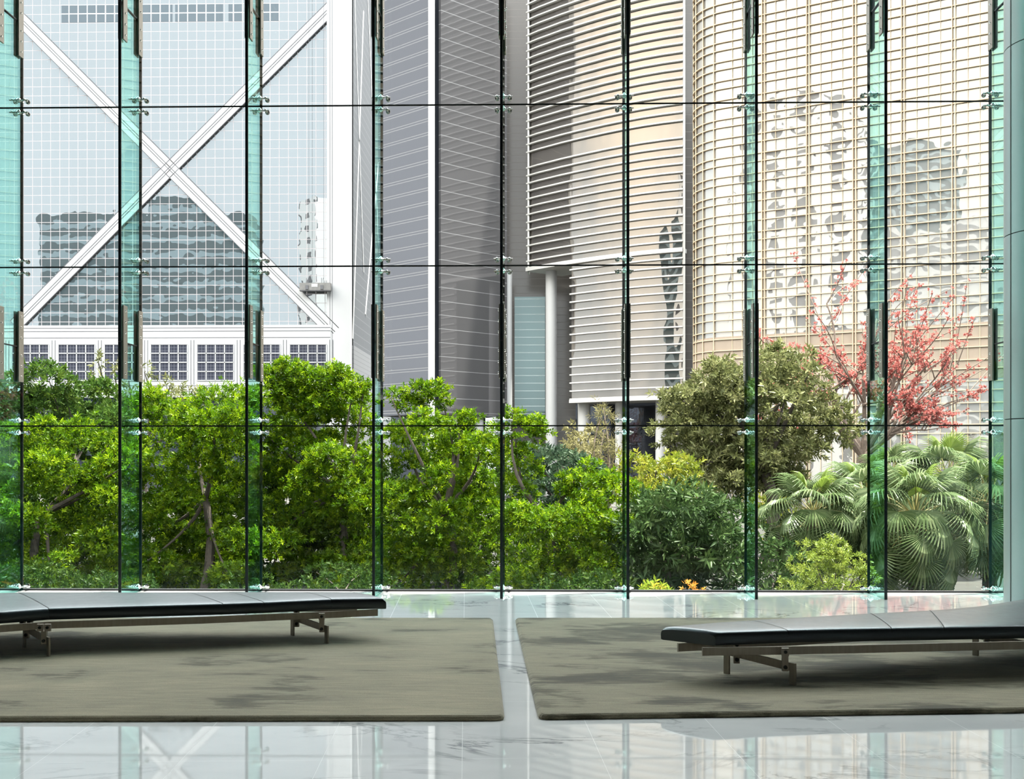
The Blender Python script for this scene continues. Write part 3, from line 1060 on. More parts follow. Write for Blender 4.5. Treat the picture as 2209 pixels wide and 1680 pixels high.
def ribbon(pts, z0, z1, th, outw=0.0):
    """wall following a plan path, pushed out towards the street by outw"""
    m = MB(); vs = []
    for i, p in enumerate(pts):
        d = (pts[min(i + 1, len(pts) - 1)] - pts[max(i - 1, 0)]).normalized()
        n = Vector((d.y, -d.x, 0))
        a, b = p + n * outw, p - n * th
        vs += [(a.x, a.y, z0), (b.x, b.y, z0), (b.x, b.y, z1), (a.x, a.y, z1)]
    fs = []
    for i in range(len(pts) - 1):
        for j in range(4):
            fs.append((i * 4 + j, i * 4 + (j + 1) % 4, (i + 1) * 4 + (j + 1) % 4, (i + 1) * 4 + j))
    fs += [(3, 2, 1, 0), tuple((len(pts) - 1) * 4 + j for j in range(4))]
    return m.add(vs, fs)
low = [p for p, (px, _) in zip(cv, path) if px >= 1240]
low[0] = at(1233, 992, 152.3); low[0].z = 0
part(ribbon(cv, zso, ztop3, .3), 'upper_facade', M['cur_glass'], ctw, True)
part(ribbon(low, zlo, zso, .3), 'lower_facade', M['cur_glass'], ctw, True)
lv = MB()
z = zlo; k = 0
while z < ztop3:
    pts = low if z < zso else cv
    gap = at(1300, 320, 148.6).z < z < at(1300, 296, 148.6).z
    if not gap:
        r_ = ribbon(pts, z, z + .17, .05, .42)
        lv.add(r_.v, r_.f)
    z += 1.03; k += 1
part(lv, 'louvers', M['louver'], ctw, label='rows of thin white horizontal louvres')
part(ribbon(cv, zso - .5, zso, 6.0, .5), 'soffit', M['louver'], ctw)
part(ribbon(low, zlo - .4, zlo, 6.0, .5), 'soffit', M['louver'], ctw)
for p, z0 in ((cv[0], zso - .5), (cv[-1], zlo - .4)):
    part(MB().box((p.x - .12, p.y - .5, z0), (p.x + .12, p.y + 3, ztop3)), 'end_frame', M['louver'], ctw)
for px, w, Y, zt in ((1096, 18, 160, zso), (1189, 24, 157.5, zso), (1260, 27, 153.5, zlo), (1338, 22, 151, zlo), (1427, 26, 147.5, zlo)):
    p = at(px, 992, Y); r = w * Y / 2570 / 2
    part(MB().tube([(p.x, p.y, GZ), (p.x, p.y, zt)], [r, r], 24), 'column', M['white_col'], ctw, True, label='tall round white column')
cw0, cw1 = at(1070, 992, 167), at(1245, 992, 167)
part(MB().box((cw0.x, 167, GZ), (cw1.x, 168, ztop3)), 'core_wall', M['cur_core'], ctw)
part(MB().box((cw1.x - .5, 156, GZ), (at(1475, 0, 156).x, 157, zlo)), 'base_wall', M['dark_base'], ctw)
part(MB().box((at(1480, 0, 150).x - 1.3, 144.5, GZ), (at(1480, 0, 150).x + 4, 175, ztop3)), 'end_wall', M['cur_core'], ctw)
tg0, tg1 = at(1110, 905, 163.5), at(1176, 640, 163.5)
part(MB().box((tg0.x, 163.5, tg0.z), (tg1.x, 166.8, tg1.z)), 'stair_glass', M['teal_glass'], ctw, label='teal glass stair enclosure')

# ------------------------------------------------ gridded glass tower at the right
M['rt_glass'] = facade_glass('bright mirrored tower glass', (0.42, 0.41, 0.39), (0.34, 0.335, 0.325), None, wave=0.05, wscale=0.25, fac=0.55)
M['mullion'] = pbr('warm champagne mullion', (0.55, 0.43, 0.30), 0.5, spec=.15, noise=0.03)
M['tan_panel'] = pbr('tan infill panel', (0.30, 0.245, 0.195), 0.7, spec=.1, noise=0.04, scale=1.5)
P0 = at(1560, 992, 118); P0.z = 0
dd = Vector((.86, -.51, 0)).normalized(); nn = Vector((dd.y, -dd.x, 0))
R4 = 4.6
cen = P0 - nn * R4
a_n = math.atan2(nn.y, nn.x)
rp = [cen + Vector((math.cos(a_n - t), math.sin(a_n - t), 0)) * R4 for t in np.linspace(math.radians(80), 0, 14)]
def t_at(px):
    d = ray(px, 992); k = d.x / d.y       # P0 + t*dd on the ray
    return (k * P0.y - P0.x) / (dd.x - k * dd.y)
Lr = t_at(2209) + 14
rp += [P0 + dd * (Lr * k / 6) for k in range(1, 7)]
ztop4 = at(1800, -200, 105).z
rt = thing('office_tower', 'bright gridded glass tower with champagne mullions, behind the red-flowered tree', 'tower', (P0.x, P0.y, GZ))
part(ribbon(rp, GZ, ztop4, .4), 'glass_facade', M['rt_glass'], rt, True)
part(ribbon([p - nn * 3 for p in rp[8:]], GZ, ztop4 - .5, 14), 'core_body', M['cur_core'], rt)
zp0, zp1 = at(1600, 832, 116).z, at(1600, 722, 116).z
part(ribbon(rp, zp0, zp1, .1, .06), 'infill_panels', M['tan_panel'], rt, True, label='band of tan infill panels')
hm = MB()
z = at(1600, 940, 116).z; flip_ = 0
while z < ztop4:
    r_ = ribbon(rp, z, z + .08, .1, .2); hm.add(r_.v, r_.f)
    z += .78 if flip_ == 0 else 1.12
    flip_ = 1 - flip_
part(hm, 'horizontal_mullions', M['mullion'], rt)
vm = MB()
t0, t1 = t_at(1648), t_at(2058)
bay = (t1 - t0) / 4
for k in range(-1, 8):
    tb = t0 + bay * k
    for j, (off, w, dp) in enumerate(((-.13, .07, .3), (.13, .07, .3), (bay * .27, .045, .12), (bay * .5, .045, .12), (bay * .74, .045, .12))):
        t_ = tb + off
        if t_ < 0: continue
        p = P0 + dd * t_
        vm.bar(p + nn * (dp / 2) + Vector((0, 0, GZ)), p + nn * (dp / 2) + Vector((0, 0, ztop4)), w, dp, nn)
for t in np.radians([12, 30, 48, 66]):
    p = cen + Vector((math.cos(a_n - t), math.sin(a_n - t), 0)) * (R4 + .1)
    vm.bar(p + Vector((0, 0, GZ)), p + Vector((0, 0, ztop4)), .08, .2, nn)
part(vm, 'vertical_mullions', M['mullion'], rt)

# ------------------------------------------------ neighbours across the street that the mirrored facades show
M['slab_face'] = panel_mat('striped office front', (0.04, 0.075, 0.085), [('Z', 4.4, 0.0)], 1.7, (0.26, 0.34, 0.37), 0.4)
yv = 2 * YB1 + 12
xa, xb = at(84, 440, yv).x, at(532, 440, yv).x
sb = thing('office_block', 'striped office block seen only as the dark reflection in the white braced tower', 'building', ((xa + xb) / 2, -20, GZ))
part(MB().box((xa, -32, GZ), (xb, -12, at(0, 462, yv).z)), 'body', M['slab_face'], sb)
part(MB().box((at(320, 0, yv).x, -30, at(0, 462, yv).z), (at(420, 0, yv).x, -12, at(0, 430, yv).z)), 'roof_house', M['slab_face'], sb)
M['slab_pale'] = panel_mat('pale striped office front', (0.20, 0.21, 0.22), [('Z', 3.2, 0.0)], 1.5, (0.62, 0.63, 0.63), 0.5)
M['flat_face'] = panel_mat('white apartment front', (0.72, 0.71, 0.69), [('Z', 3.4, 0.0), ('Y', 9.0, 0.0)], .8, (0.60, 0.59, 0.58), 0.8)


def window_grid_mat():
    m, t = mat('apartment front with small windows')
    g = N(t, 'ShaderNodeNewGeometry')
    sp = N(t, 'ShaderNodeSeparateXYZ'); t.links.new(g.outputs['Position'], sp.inputs[0])
    ms = []
    for c, pitch, lo in (('X', 3.6, .45), ('Y', 3.6, .45), ('Z', 3.0, .5)):
        b = N(t, 'ShaderNodeMath', operation='DIVIDE', x_1=pitch); t.links.new(sp.outputs[c], b.inputs[0])
        f = N(t, 'ShaderNodeMath', operation='FRACT'); t.links.new(b.outputs[0], f.inputs[0])
        l = N(t, 'ShaderNodeMath', operation='LESS_THAN', x_1=lo); t.links.new(f.outputs[0], l.inputs[0])
        ms.append(l)
    x1 = N(t, 'ShaderNodeMath', operation='MULTIPLY'); t.links.new(ms[1].outputs[0], x1.inputs[0]); t.links.new(ms[2].outputs[0], x1.inputs[1])
    mx = N(t, 'ShaderNodeMix', data_type='RGBA'); mx.inputs[6].default_value = (.85, .84, .82, 1); mx.inputs[7].default_value = (.07, .07, .08, 1)
    t.links.new(x1.outputs[0], mx.inputs[0])
    p = N(t, 'ShaderNodeBsdfPrincipled', i_Roughness=.7); t.links.new(mx.outputs[2], p.inputs['Base Color'])
    out(t, p.outputs[0])
    return m


M['apt'] = window_grid_mat()
def mirror_pt(px, py, L):
    """where the tower's mirror shows the pixel, L metres beyond the glass"""
    d = ray(px, py); k = d.x / d.y
    t_ = (k * P0.y - P0.x) / (dd.x - k * dd.y)
    hit = Vector((0, 0, HC)) + d * ((P0.y + dd.y * t_) / d.y)
    r = d - nn * (2 * d.dot(nn)); r.normalize()
    return hit + r * L
for (pa, pb, py, L, lab, mm) in ((1525, 1850, 225, 88, 'white apartment tower seen only as a reflection with small windows in the gridded tower', 'apt'),
                                 (1915, 2140, 500, 135, 'low striped block seen only as a reflection low in the gridded tower', 'slab_pale')):
    a, b = mirror_pt(pa, py, L), mirror_pt(pb, py, L)
    d_ = (b - a); d_.z = 0; ln = d_.length; d_.normalize()
    n_ = Vector((d_.y, -d_.x, 0))
    if n_.x > 0: n_ = -n_
    poly = [a, a + d_ * ln, a + d_ * ln + n_ * 8, a + n_ * 8]
    ob = thing('apartment_block', lab, 'building', ((a.x + b.x) / 2, (a.y + b.y) / 2, GZ))
    part(MB().prism([(v.x, v.y) for v in poly], GZ, a.z), 'body', M[mm], ob)

# ================================================================== plants
K = 2.1                                    # the park starts well beyond the glass


def norm(a):
    return a / np.maximum(np.linalg.norm(a, axis=1, keepdims=True), 1e-9)


def leaf_mesh(name, base, dirs, up, L, W, tint, mats, parent, fold=0.12):
    """one folded blade per row: base, direction, length, width"""
    n = len(base)
    side = norm(np.cross(dirs, up))
    nrm = norm(np.cross(side, dirs))
    L = L[:, None]; W = W[:, None]
    mid = base + dirs * L * 0.42
    tip = base + dirs * L - nrm * L * 0.12
    v = np.stack([base, mid + side * W * .5 + nrm * W * fold, tip, mid - side * W * .5 + nrm * W * fold], axis=1).reshape(-1, 3)
    off = np.array(parent['_o'])
    v = v - off
    me = bpy.data.meshes.new(name)
    me.vertices.add(4 * n); me.vertices.foreach_set('co', v.astype(np.float32).ravel())
    # two triangles along the midrib: base-right-tip, base-tip-left
    idx = np.arange(n)[:, None] * 4
    tri = np.concatenate([idx + np.array([[0, 1, 2]]), idx + np.array([[0, 2, 3]])], axis=1).reshape(-1, 3)
    me.loops.add(tri.size); me.loops.foreach_set('vertex_index', tri.astype(np.int32).ravel())
    me.polygons.add(len(tri)); me.polygons.foreach_set('loop_start', np.arange(0, tri.size, 3, dtype=np.int32))
    me.polygons.foreach_set('loop_total', np.full(len(tri), 3, dtype=np.int32))
    me.materials.append(mats)
    at_ = me.attributes.new('leaf_tint', 'FLOAT', 'FACE')
    at_.data.foreach_set('value', np.repeat(tint, 2).astype(np.float32))
    me.update(); me.validate()
    o = bpy.data.objects.new(name, me)
    COL.objects.link(o)
    o.parent = parent
    return o


def in_poly(pts, x, y):
    c = False
    j = len(pts) - 1
    for i in range(len(pts)):
        if (pts[i][1] > y) != (pts[j][1] > y) and x < (pts[j][0] - pts[i][0]) * (y - pts[i][1]) / (pts[j][1] - pts[i][1]) + pts[i][0]:
            c = not c
        j = i
    return c


def fill(poly, sp, inset=.35):
    xs = [p[0] for p in poly]; ys = [p[1] for p in poly]
    res = []
    tries = 0
    while tries < 6000:
        x, y = random.uniform(min(xs), max(xs)), random.uniform(min(ys), max(ys))
        tries += 1
        if in_poly(poly, x, y) and all((x - a) ** 2 + (y - b) ** 2 > sp * sp for a, b in res):
            # keep lobes inside the outline
            if all(in_poly(poly, x + sp * inset * dx, y + sp * inset * dy) for dx, dy in ((1, 0), (-1, 0), (0, -1))):
                res.append((x, y))
    return res


def foliage(lobes, leaves_per, k, L, W, spread=(.55, .85), shell=.55, upb=.35, jitter=.35, flat=.8, sprig=.9):
    """lobes: (centre, radius).  returns base, dir, up, L, W, tint for all leaves"""
    B, D, U, LL, WW, T = [], [], [], [], [], []
    for (c, r) in lobes:
        ns = max(4, int(leaves_per * (r ** 2) / k))
        dirs = norm(rng.normal(size=(ns, 3)) + np.array([0, -.25, .30]))
        rad = r * (shell + (1 - shell) * rng.random(ns) ** .6) * (1 + jitter * (rng.random(ns) - .4))
        rad = np.where(rng.random(ns) < .12, rad * (1.1 + .45 * rng.random(ns)), rad)
        st3 = np.array([rng.uniform(.85, 1.45), rng.uniform(.8, 1.2), flat * rng.uniform(.65, 1.1)])
        sh = dirs * rad[:, None] * st3
        sh[:, 2] += sh[:, 0] * rng.uniform(-.35, .35)
        pos = np.array(c) + sh
        ax = norm(dirs + np.array([0, 0, upb]) + rng.normal(size=(ns, 3)) * .45)
        t1 = norm(np.cross(ax, rng.normal(size=(ns, 3))))
        t2 = np.cross(ax, t1)
        st = rng.random(ns)
        for j in range(k):
            a = j * 2.39996 + rng.random(ns) * .6
            f = j / max(1, k - 1)
            rd = t1 * np.cos(a)[:, None] + t2 * np.sin(a)[:, None]
            d = norm(ax * (spread[0] + f * .7) + rd * spread[1] + np.array([0, 0, -.08]))
            B.append(pos + ax * (f * L * sprig) + rd * .008)
            D.append(d)
            U.append(norm(ax + rng.normal(size=(ns, 3)) * .25))
            s = .75 + .5 * rng.random(ns)
            LL.append(L * s); WW.append(W * s)
            T.append(np.clip(st * .75 + .25 * rng.random(ns), 0, 1))
    return tuple(np.concatenate(q) for q in (B, D, U, LL, WW, T))


LM = {
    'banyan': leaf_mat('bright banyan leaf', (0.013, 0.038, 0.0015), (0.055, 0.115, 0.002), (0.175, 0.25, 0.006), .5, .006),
    'mid': leaf_mat('mid green leaf', (0.017, 0.041, 0.007), (0.033, 0.069, 0.010), (0.066, 0.105, 0.014), .35, 0.005),
    'blue': leaf_mat('blue green leaf', (0.017, 0.033, 0.019), (0.028, 0.052, 0.028), (0.050, 0.077, 0.041), .3, 0.006),
    'dark': leaf_mat('dark glossy leaf', (0.012, 0.028, 0.008), (0.026, 0.050, 0.014), (0.055, 0.085, 0.026), .25, 0.006),
    'shade': leaf_mat('painted shade leaf', (0.006, 0.014, 0.002), (0.011, 0.024, 0.003), (0.020, 0.037, 0.005), .3, .004),  # leaf green darkened to carry the understory shade
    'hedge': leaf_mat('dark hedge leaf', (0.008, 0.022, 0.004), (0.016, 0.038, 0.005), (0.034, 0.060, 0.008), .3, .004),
    'olive': leaf_mat('olive leaf', (0.056, 0.065, 0.023), (0.098, 0.108, 0.039), (0.163, 0.163, 0.072), .3, 0.008),
    'yellow': leaf_mat('yellow green leaf', (0.068, 0.099, 0.009), (0.126, 0.149, 0.013), (0.203, 0.194, 0.023), .4, 0.013),
    'cone': leaf_mat('thin bronze needle', (0.096, 0.090, 0.036), (0.150, 0.138, 0.060), (0.198, 0.180, 0.090), .3, 0.005),
    'red': leaf_mat('coral red blossom', (0.30, 0.075, 0.065), (0.36, 0.115, 0.10), (0.42, 0.19, 0.16), .35, .005),
    'croton': leaf_mat('green and orange leaf', (0.07, 0.12, 0.01), (0.14, 0.19, 0.015), (0.40, 0.20, 0.03), .35, .005),
    'shrub': leaf_mat('lime shrub leaf', (0.067, 0.101, 0.013), (0.118, 0.160, 0.021), (0.189, 0.218, 0.038), .4, 0.013),
    'orange': leaf_mat('orange leaf', (0.300, 0.110, 0.015), (0.375, 0.170, 0.025), (0.400, 0.250, 0.050), .35, 0.007),
    'palm': leaf_mat('grey green palm blade', (0.042, 0.069, 0.023), (0.069, 0.101, 0.040), (0.109, 0.139, 0.063), .32, 0.012),
    'palm_y': leaf_mat('fresh lime palm blade', (0.086, 0.133, 0.018), (0.108, 0.158, 0.025), (0.130, 0.180, 0.032), .42, 0.015),
}
M['bark'] = pbr('grey brown bark', (0.045, 0.036, 0.027), 0.9, noise=0.3, scale=8, bump=.4)
M['bark_pale'] = pbr('pale brown bark', (0.12, 0.09, 0.07), 0.9, noise=0.25, scale=8, bump=.4)
M['petiole'] = pbr('yellow green leaf stalk', (0.17, 0.155, 0.045), 0.55, noise=.1)
M['palm_trunk'] = pbr('fibrous palm trunk', (0.06, 0.04, 0.027), 0.95, noise=0.4, scale=14, stretch=(1, 1, .3), bump=.6)


def limb(a, b, r0, r1, sag=0.0, wob=.12, n=7):
    a, b = Vector(a), Vector(b)
    L = (b - a).length
    pts, rs = [], []
    o1 = Vector((random.uniform(-1, 1), random.uniform(-1, 1), random.uniform(-.4, .4))) * L * wob
    for i in range(n):
        t = i / (n - 1)
        p = a.lerp(b, t) + o1 * math.sin(t * math.pi) + Vector((0, 0, -sag * L * math.sin(t * math.pi)))
        pts.append(p); rs.append(r0 + (r1 - r0) * t ** .8)
    return MB().tube(pts, rs, 7)


def tree(name, label, poly, Y, lmat, sp=62, lobe=46, density=13000, k=8, L=.070, W=.031, depth=.9, back=True, trunk=None, branches=6, bark='bark',
         shell=.62, spread=(.55, .85), group=None, cat='tree', jitter=.4, trunk_r=.085, flat=.72, extra=None, bmin=0.0):
    Y = Y * K; L = L * K; W = W * K; depth *= K; trunk_r *= K; density = density / K ** 2
    s = Y / 2570.0
    pts = fill(poly, sp)
    xs = [p[0] for p in poly]; ys = [p[1] for p in poly]
    tx = trunk if trunk else (min(xs) + max(xs)) / 2
    bp = at(tx, 992, Y); bp.z = GZ
    t = thing(name, label, cat, bp, group)
    lobes = []
    for (x, y) in pts:
        c = at(x, y, Y)
        c.y += random.uniform(-depth, depth * .6)
        lobes.append((tuple(c), lobe * s * random.uniform(.55, 1.3)))
    if back:
        for (x, y) in fill(poly, sp * 1.25, .6):
            c = at(x, y, Y); c.y += depth + random.uniform(.3, 1.6)
            lobes.append((tuple(c), lobe * s * random.uniform(.9, 1.3)))
    if extra:
        for (x, y, r) in extra:
            c = at(x, y, Y); c.y += random.uniform(-.3, .3)
            lobes.append((tuple(c), r * s))
    q = foliage(lobes, density, k, L, W, spread=spread, shell=shell, jitter=jitter, flat=flat)
    leaf_mesh('foliage', *q, lmat, t)
    ztop = at(tx, min(ys), Y).z; zlow = at(tx, max(ys), Y).z
    fork = Vector((bp.x, bp.y + .2, max(GZ + .4, GZ + (.45 if bmin == 0 else .22) * (ztop - GZ))))
    part(limb(bp, fork, trunk_r, trunk_r * .75, 0, .14), 'trunk', M[bark], t, True)
    far = sorted(lobes, key=lambda l: -((l[0][0] - fork.x) ** 2 + (l[0][2] - fork.z) ** 2))
    pick = random.sample(far[:max(branches, len(far) * 2 // 3)], min(branches, len(far)))
    for (c, r) in pick:
        part(limb(fork, c, trunk_r * .55, trunk_r * .12, random.uniform(-.12, .10)), 'branch', M[bark], t, True)
    return t


# the bright banyans right outside the glass
tree('banyan_tree', 'bright green leafy tree at the far left end of the row outside the glass',
     [(-70, 940), (20, 905), (60, 885), (120, 905), (200, 895), (258, 915), (285, 1000), (290, 1290), (-70, 1290)], 19.5, LM['banyan'], trunk=90)
tree('banyan_tree', 'bright green leafy tree between the second and third glass fins from the left',
     [(285, 900), (305, 845), (350, 832), (400, 850), (440, 868), (470, 850), (510, 838), (545, 850), (560, 900), (565, 1280), (285, 1280)], 20.3, LM['banyan'], trunk=440)
tree('banyan_tree', 'tallest bright green tree with tufted top in front of the square podium windows',
     [(545, 860), (560, 830), (600, 840), (640, 800), (690, 830), (740, 815), (790, 840), (815, 1000), (815, 1280), (560, 1280), (548, 950)], 21.2, LM['banyan'], trunk=745, branches=9,
     extra=[(575, 805, 24), (600, 815, 26), (622, 788, 20), (640, 800, 26), (655, 830, 26), (712, 808, 24), (735, 805, 22), (765, 830, 22), (785, 838, 14), (725, 840, 26), (610, 850, 30)])
tree('banyan_tree', 'bright green tree with a leaning leafy arm in front of the dark grey tower',
     [(808, 880), (840, 870), (880, 880), (905, 870), (950, 900), (960, 935), (1000, 930), (1030, 940), (1060, 965), (1080, 1000), (1090, 1280), (805, 1280)], 20.0, LM['banyan'], trunk=960, branches=8,
     extra=[(845, 858, 18), (900, 850, 22), (925, 840, 22), (945, 832, 16), (940, 862, 22), (885, 875, 26), (955, 872, 10), (1005, 905, 20), (1020, 898, 14), (990, 925, 24)])
tree('banyan_tree', 'bright green tree stepping down to the right beside the yellow-green bush',
     [(1088, 900), (1130, 915), (1165, 925), (1180, 955), (1150, 1000), (1170, 1060), (1200, 1110), (1240, 1050), (1275, 1015), (1300, 1025), (1330, 1070), (1342, 1130), (1342, 1280), (1085, 1280)], 18.8, LM['banyan'], trunk=1180, branches=7,
     extra=[(1105, 895, 16), (1150, 912, 20), (1170, 930, 18), (1268, 1005, 16), (1240, 1030, 22), (1215, 1060, 24), (1310, 1040, 18)])
# bushes added behind the front row, understory shade put into their leaf colour
for (lab, x0, x1, yt) in (('shade-toned dark bush behind the far left bright tree', -60, 275, 1010), ('shade-toned dark bush behind the second bright tree from the left', 280, 560, 1000),
                          ('shade-toned dark bush behind the tallest bright tree', 555, 815, 1000), ('shade-toned dark bush behind the bright tree with the leaning arm', 805, 1090, 1020),
                          ('shade-toned dark bush behind the stepping bright tree', 1085, 1345, 1130)):
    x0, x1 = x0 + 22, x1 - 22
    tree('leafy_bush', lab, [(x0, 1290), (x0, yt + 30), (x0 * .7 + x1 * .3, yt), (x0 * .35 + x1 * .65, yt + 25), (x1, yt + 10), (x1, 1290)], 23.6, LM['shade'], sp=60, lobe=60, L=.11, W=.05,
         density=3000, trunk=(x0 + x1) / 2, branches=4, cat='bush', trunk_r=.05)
# trees farther back
tree('leafy_tree', 'mid green tree below the left podium windows, behind the front row',
     [(-70, 835), (20, 805), (60, 795), (110, 788), (150, 805), (200, 810), (240, 838), (275, 850), (285, 960), (-70, 970)], 27, LM['mid'], sp=46, lobe=38, L=.12, W=.055, density=4600, trunk=150)
tree('wispy_tree', 'thin olive tree with sparse twiggy crown in front of the podium windows',
     [(180, 800), (240, 765), (280, 790), (350, 785), (390, 815), (440, 850), (460, 875), (300, 860), (200, 850)], 31, LM['olive'], sp=34, lobe=26, L=.13, W=.045, density=765, back=False, trunk=300, branches=16, trunk_r=.10, shell=.1)
tree('leafy_tree', 'round blue-green tree behind the stepping bright tree',
     [(1110, 990), (1170, 950), (1220, 960), (1280, 985), (1305, 1030), (1290, 1085), (1230, 1160), (1150, 1140)], 27, LM['blue'], sp=40, lobe=36, L=.13, W=.06, density=2790, trunk=1215)
tree('conifer_tree', 'slender bronze-green conical tree in front of the base columns',
     [(1302, 842), (1312, 880), (1330, 920), (1345, 960), (1352, 1020), (1345, 1075), (1270, 1075), (1262, 1000), (1275, 930), (1292, 880)], 32, LM['cone'], sp=22, lobe=20, L=.16, W=.018, density=1890, back=False, trunk=1303, branches=24, trunk_r=.10, shell=.1, bark='bark_pale', bmin=0.6)
tree('leafy_tree', 'small pale olive tree beside the slender conical tree',
     [(1225, 945), (1250, 920), (1285, 925), (1295, 960), (1280, 1000), (1235, 990)], 33, LM['cone'], sp=26, lobe=24, L=.14, W=.05, density=1350, trunk=1260, branches=5, trunk_r=.07)
tree('leafy_bush', 'yellow-green rounded bush just right of the sixth glass fin',
     [(1358, 1010), (1380, 975), (1430, 968), (1468, 988), (1500, 1015), (1505, 1060), (1440, 1110), (1355, 1110)], 23, LM['yellow'], sp=40, lobe=36, L=.10, W=.045, density=4050, trunk=1420, cat='bush')
tree('leafy_tree', 'dark blue-green tree with drooping pointed leaves filling the lower middle',
     [(1345, 1115), (1370, 1075), (1430, 1065), (1500, 1075), (1540, 1130), (1590, 1200), (1620, 1285), (1345, 1285), (1325, 1180)], 18.5, LM['dark'], sp=46, lobe=42, L=.17, W=.045, density=3600, trunk=1440, spread=(.35, .9))
tree('leafy_tree', 'large domed olive-green tree with a dark forked trunk, left of the red-flowered tree',
     [(1445, 905), (1462, 855), (1500, 835), (1545, 790), (1600, 778), (1640, 770), (1700, 760), (1735, 780), (1755, 840), (1800, 862), (1822, 910), (1822, 945), (1780, 975), (1740, 1025), (1700, 1050), (1640, 1055), (1600, 1068), (1560, 1060), (1500, 1030), (1460, 960), (1440, 935)],
     26, LM['olive'], sp=40, lobe=36, L=.13, W=.05, density=4200, trunk=1650, branches=14, trunk_r=.16, depth=1.2, extra=[(1735, 765, 18), (1545, 785, 20)])
tree('leafy_tree', 'shadowy yellowish undergrowth tree below the domed olive tree',
     [(1510, 1090), (1600, 1070), (1650, 1100), (1645, 1200), (1660, 1285), (1600, 1285), (1540, 1180)], 24, LM['dark'], sp=42, lobe=36, L=.13, W=.05, density=2340, trunk=1600, branches=5)
tree('leafy_bush', 'yellow-leaved bush glimpsed beside the dark forked trunk',
     [(1640, 1070), (1700, 1060), (1720, 1120), (1690, 1170), (1640, 1160)], 29, LM['yellow'], sp=34, lobe=28, L=.13, W=.06, density=1890, trunk=1680, branches=4, cat='bush', trunk_r=.05)

# the red-flowered tree: bare branching limbs with blossom along them
YR = 33.0 * K
rb0 = at(1850, 992, YR); rb0.z = GZ
rtre = thing('flowering_tree', 'leafless spreading tree covered in coral red blossom in front of the gridded tower', 'tree', rb0)
fork = at(1862, 985, YR)
part(limb(rb0, fork, .26 * K, .17 * K, 0, .04), 'trunk', M['bark_pale'], rtre, True)
tips = []
def grow(a, target, r, lev, mb):
    b_ = limb(a, target, r, r * .5, random.uniform(-.06, .02), .08, 6)
    mb.add(b_.v, b_.f)
    if lev == 0:
        tips.append((a, target)); return
    d = target - a
    for k in range(4 if lev > 1 else 5):
        s = random.uniform(.45, 1.0)
        st = a.lerp(target, s)
        nd = d.normalized() * random.uniform(.35, .65) * d.length + Vector((random.gauss(0, .38), random.gauss(0, .30), random.gauss(.10, .28))) * d.length * .9
        grow(st, st + nd, r * .45, lev - 1, mb)
for (px, py, dy) in ((1740, 830, .3), (1700, 790, -.5), (1780, 760, .8), (1850, 755, -.6), (1930, 800, .6), (1990, 800, -.4), (2040, 830, .2), (2020, 880, .9), (1940, 880, -.9), (1790, 850, .9), (1960, 760, .2)):
    tg = at(px, py, YR); tg.y += dy * K
    m = MB()
    grow(fork, fork.lerp(tg, .72), .085 * K, 2, m)
    part(m, 'branch', M['bark_pale'], rtre, True)
B = []
for a, b in tips:
    for j in range(16):
        B.append(a.lerp(b, random.uniform(.35, 1.02)) + Vector((random.gauss(0, .1), random.gauss(0, .1), random.gauss(.06, .1))))
B = np.array([tuple(b) for b in B])
kk = 5
dirs = norm(rng.normal(size=(len(B) * kk, 3)) + np.array([0, 0, .4]))
BB = np.repeat(B, kk, axis=0)
leaf_mesh('blossom', BB, dirs, norm(rng.normal(size=BB.shape)), np.full(len(BB), .070 * K), np.full(len(BB), .055 * K), rng.random(len(BB)), LM['red'], rtre)

# ------------------------------------------------ fan palms
def fan_meshes(seed):
    """one palm leaf along +X: stalk of unit reach and a fan of drooping fingers"""
    r = random.Random(seed)
    nf = 30
    vs, fs = [], []
    arc = math.radians(235)
    Rj, Rt = .36, .74
    def pt(a, rad, lift):
        return (rad * math.cos(a), rad * math.sin(a), lift)
    for i in range(nf):
        a = -arc / 2 + arc * (i + .5) / nf
        da = arc / nf * .5
        fold = .028
        w = 1 - .35 * abs(a) / (arc / 2)
        rt_ = Rt * w * r.uniform(.92, 1.06); rj = Rj * w
        dr = -.10 - .10 * abs(a)
        o = len(vs)
        # base, joined part (pleated), free finger, hanging tip
        vs.append((0, 0, 0))
        vs += [pt(a - da, rj, .02 - .04 * abs(a)), pt(a, rj, .02 - .04 * abs(a) + fold), pt(a + da, rj, .02 - .04 * abs(a))]
        k2 = (rj + rt_) / 2
        vs += [pt(a - da * .42, k2, dr * .55), pt(a, k2, dr * .55 + fold * .7), pt(a + da * .42, k2, dr * .55)]
        tipd = dr - r.uniform(.10, .26)
        k3 = rt_ * .90
        vs += [pt(a - da * .16, k3, (dr + tipd) / 2), pt(a + da * .16, k3, (dr + tipd) / 2)]
        vs.append(pt(a + r.uniform(-.03, .03), rt_ * .93, tipd))
        fs += [(o, o + 1, o + 2), (o, o + 2, o + 3), (o + 1, o + 4, o + 5, o + 2), (o + 2, o + 5, o + 6, o + 3), (o + 4, o + 7, o + 5), (o + 5, o + 8, o + 6), (o + 5, o + 7, o + 8), (o + 7, o + 9, o + 8)]
    return vs, fs


FANS = []
for sd in range(4):
    for kind in ('palm', 'palm_y'):
        vs, fs = fan_meshes(sd)
        me = bpy.data.meshes.new('fan')
        me.from_pydata(vs, [], fs)
        me.materials.append(LM[kind])
        a_ = me.attributes.new('leaf_tint', 'FLOAT', 'FACE')
        a_.data.foreach_set('value', np.repeat(rng.random(30), 8).astype(np.float32))
        FANS.append(me)


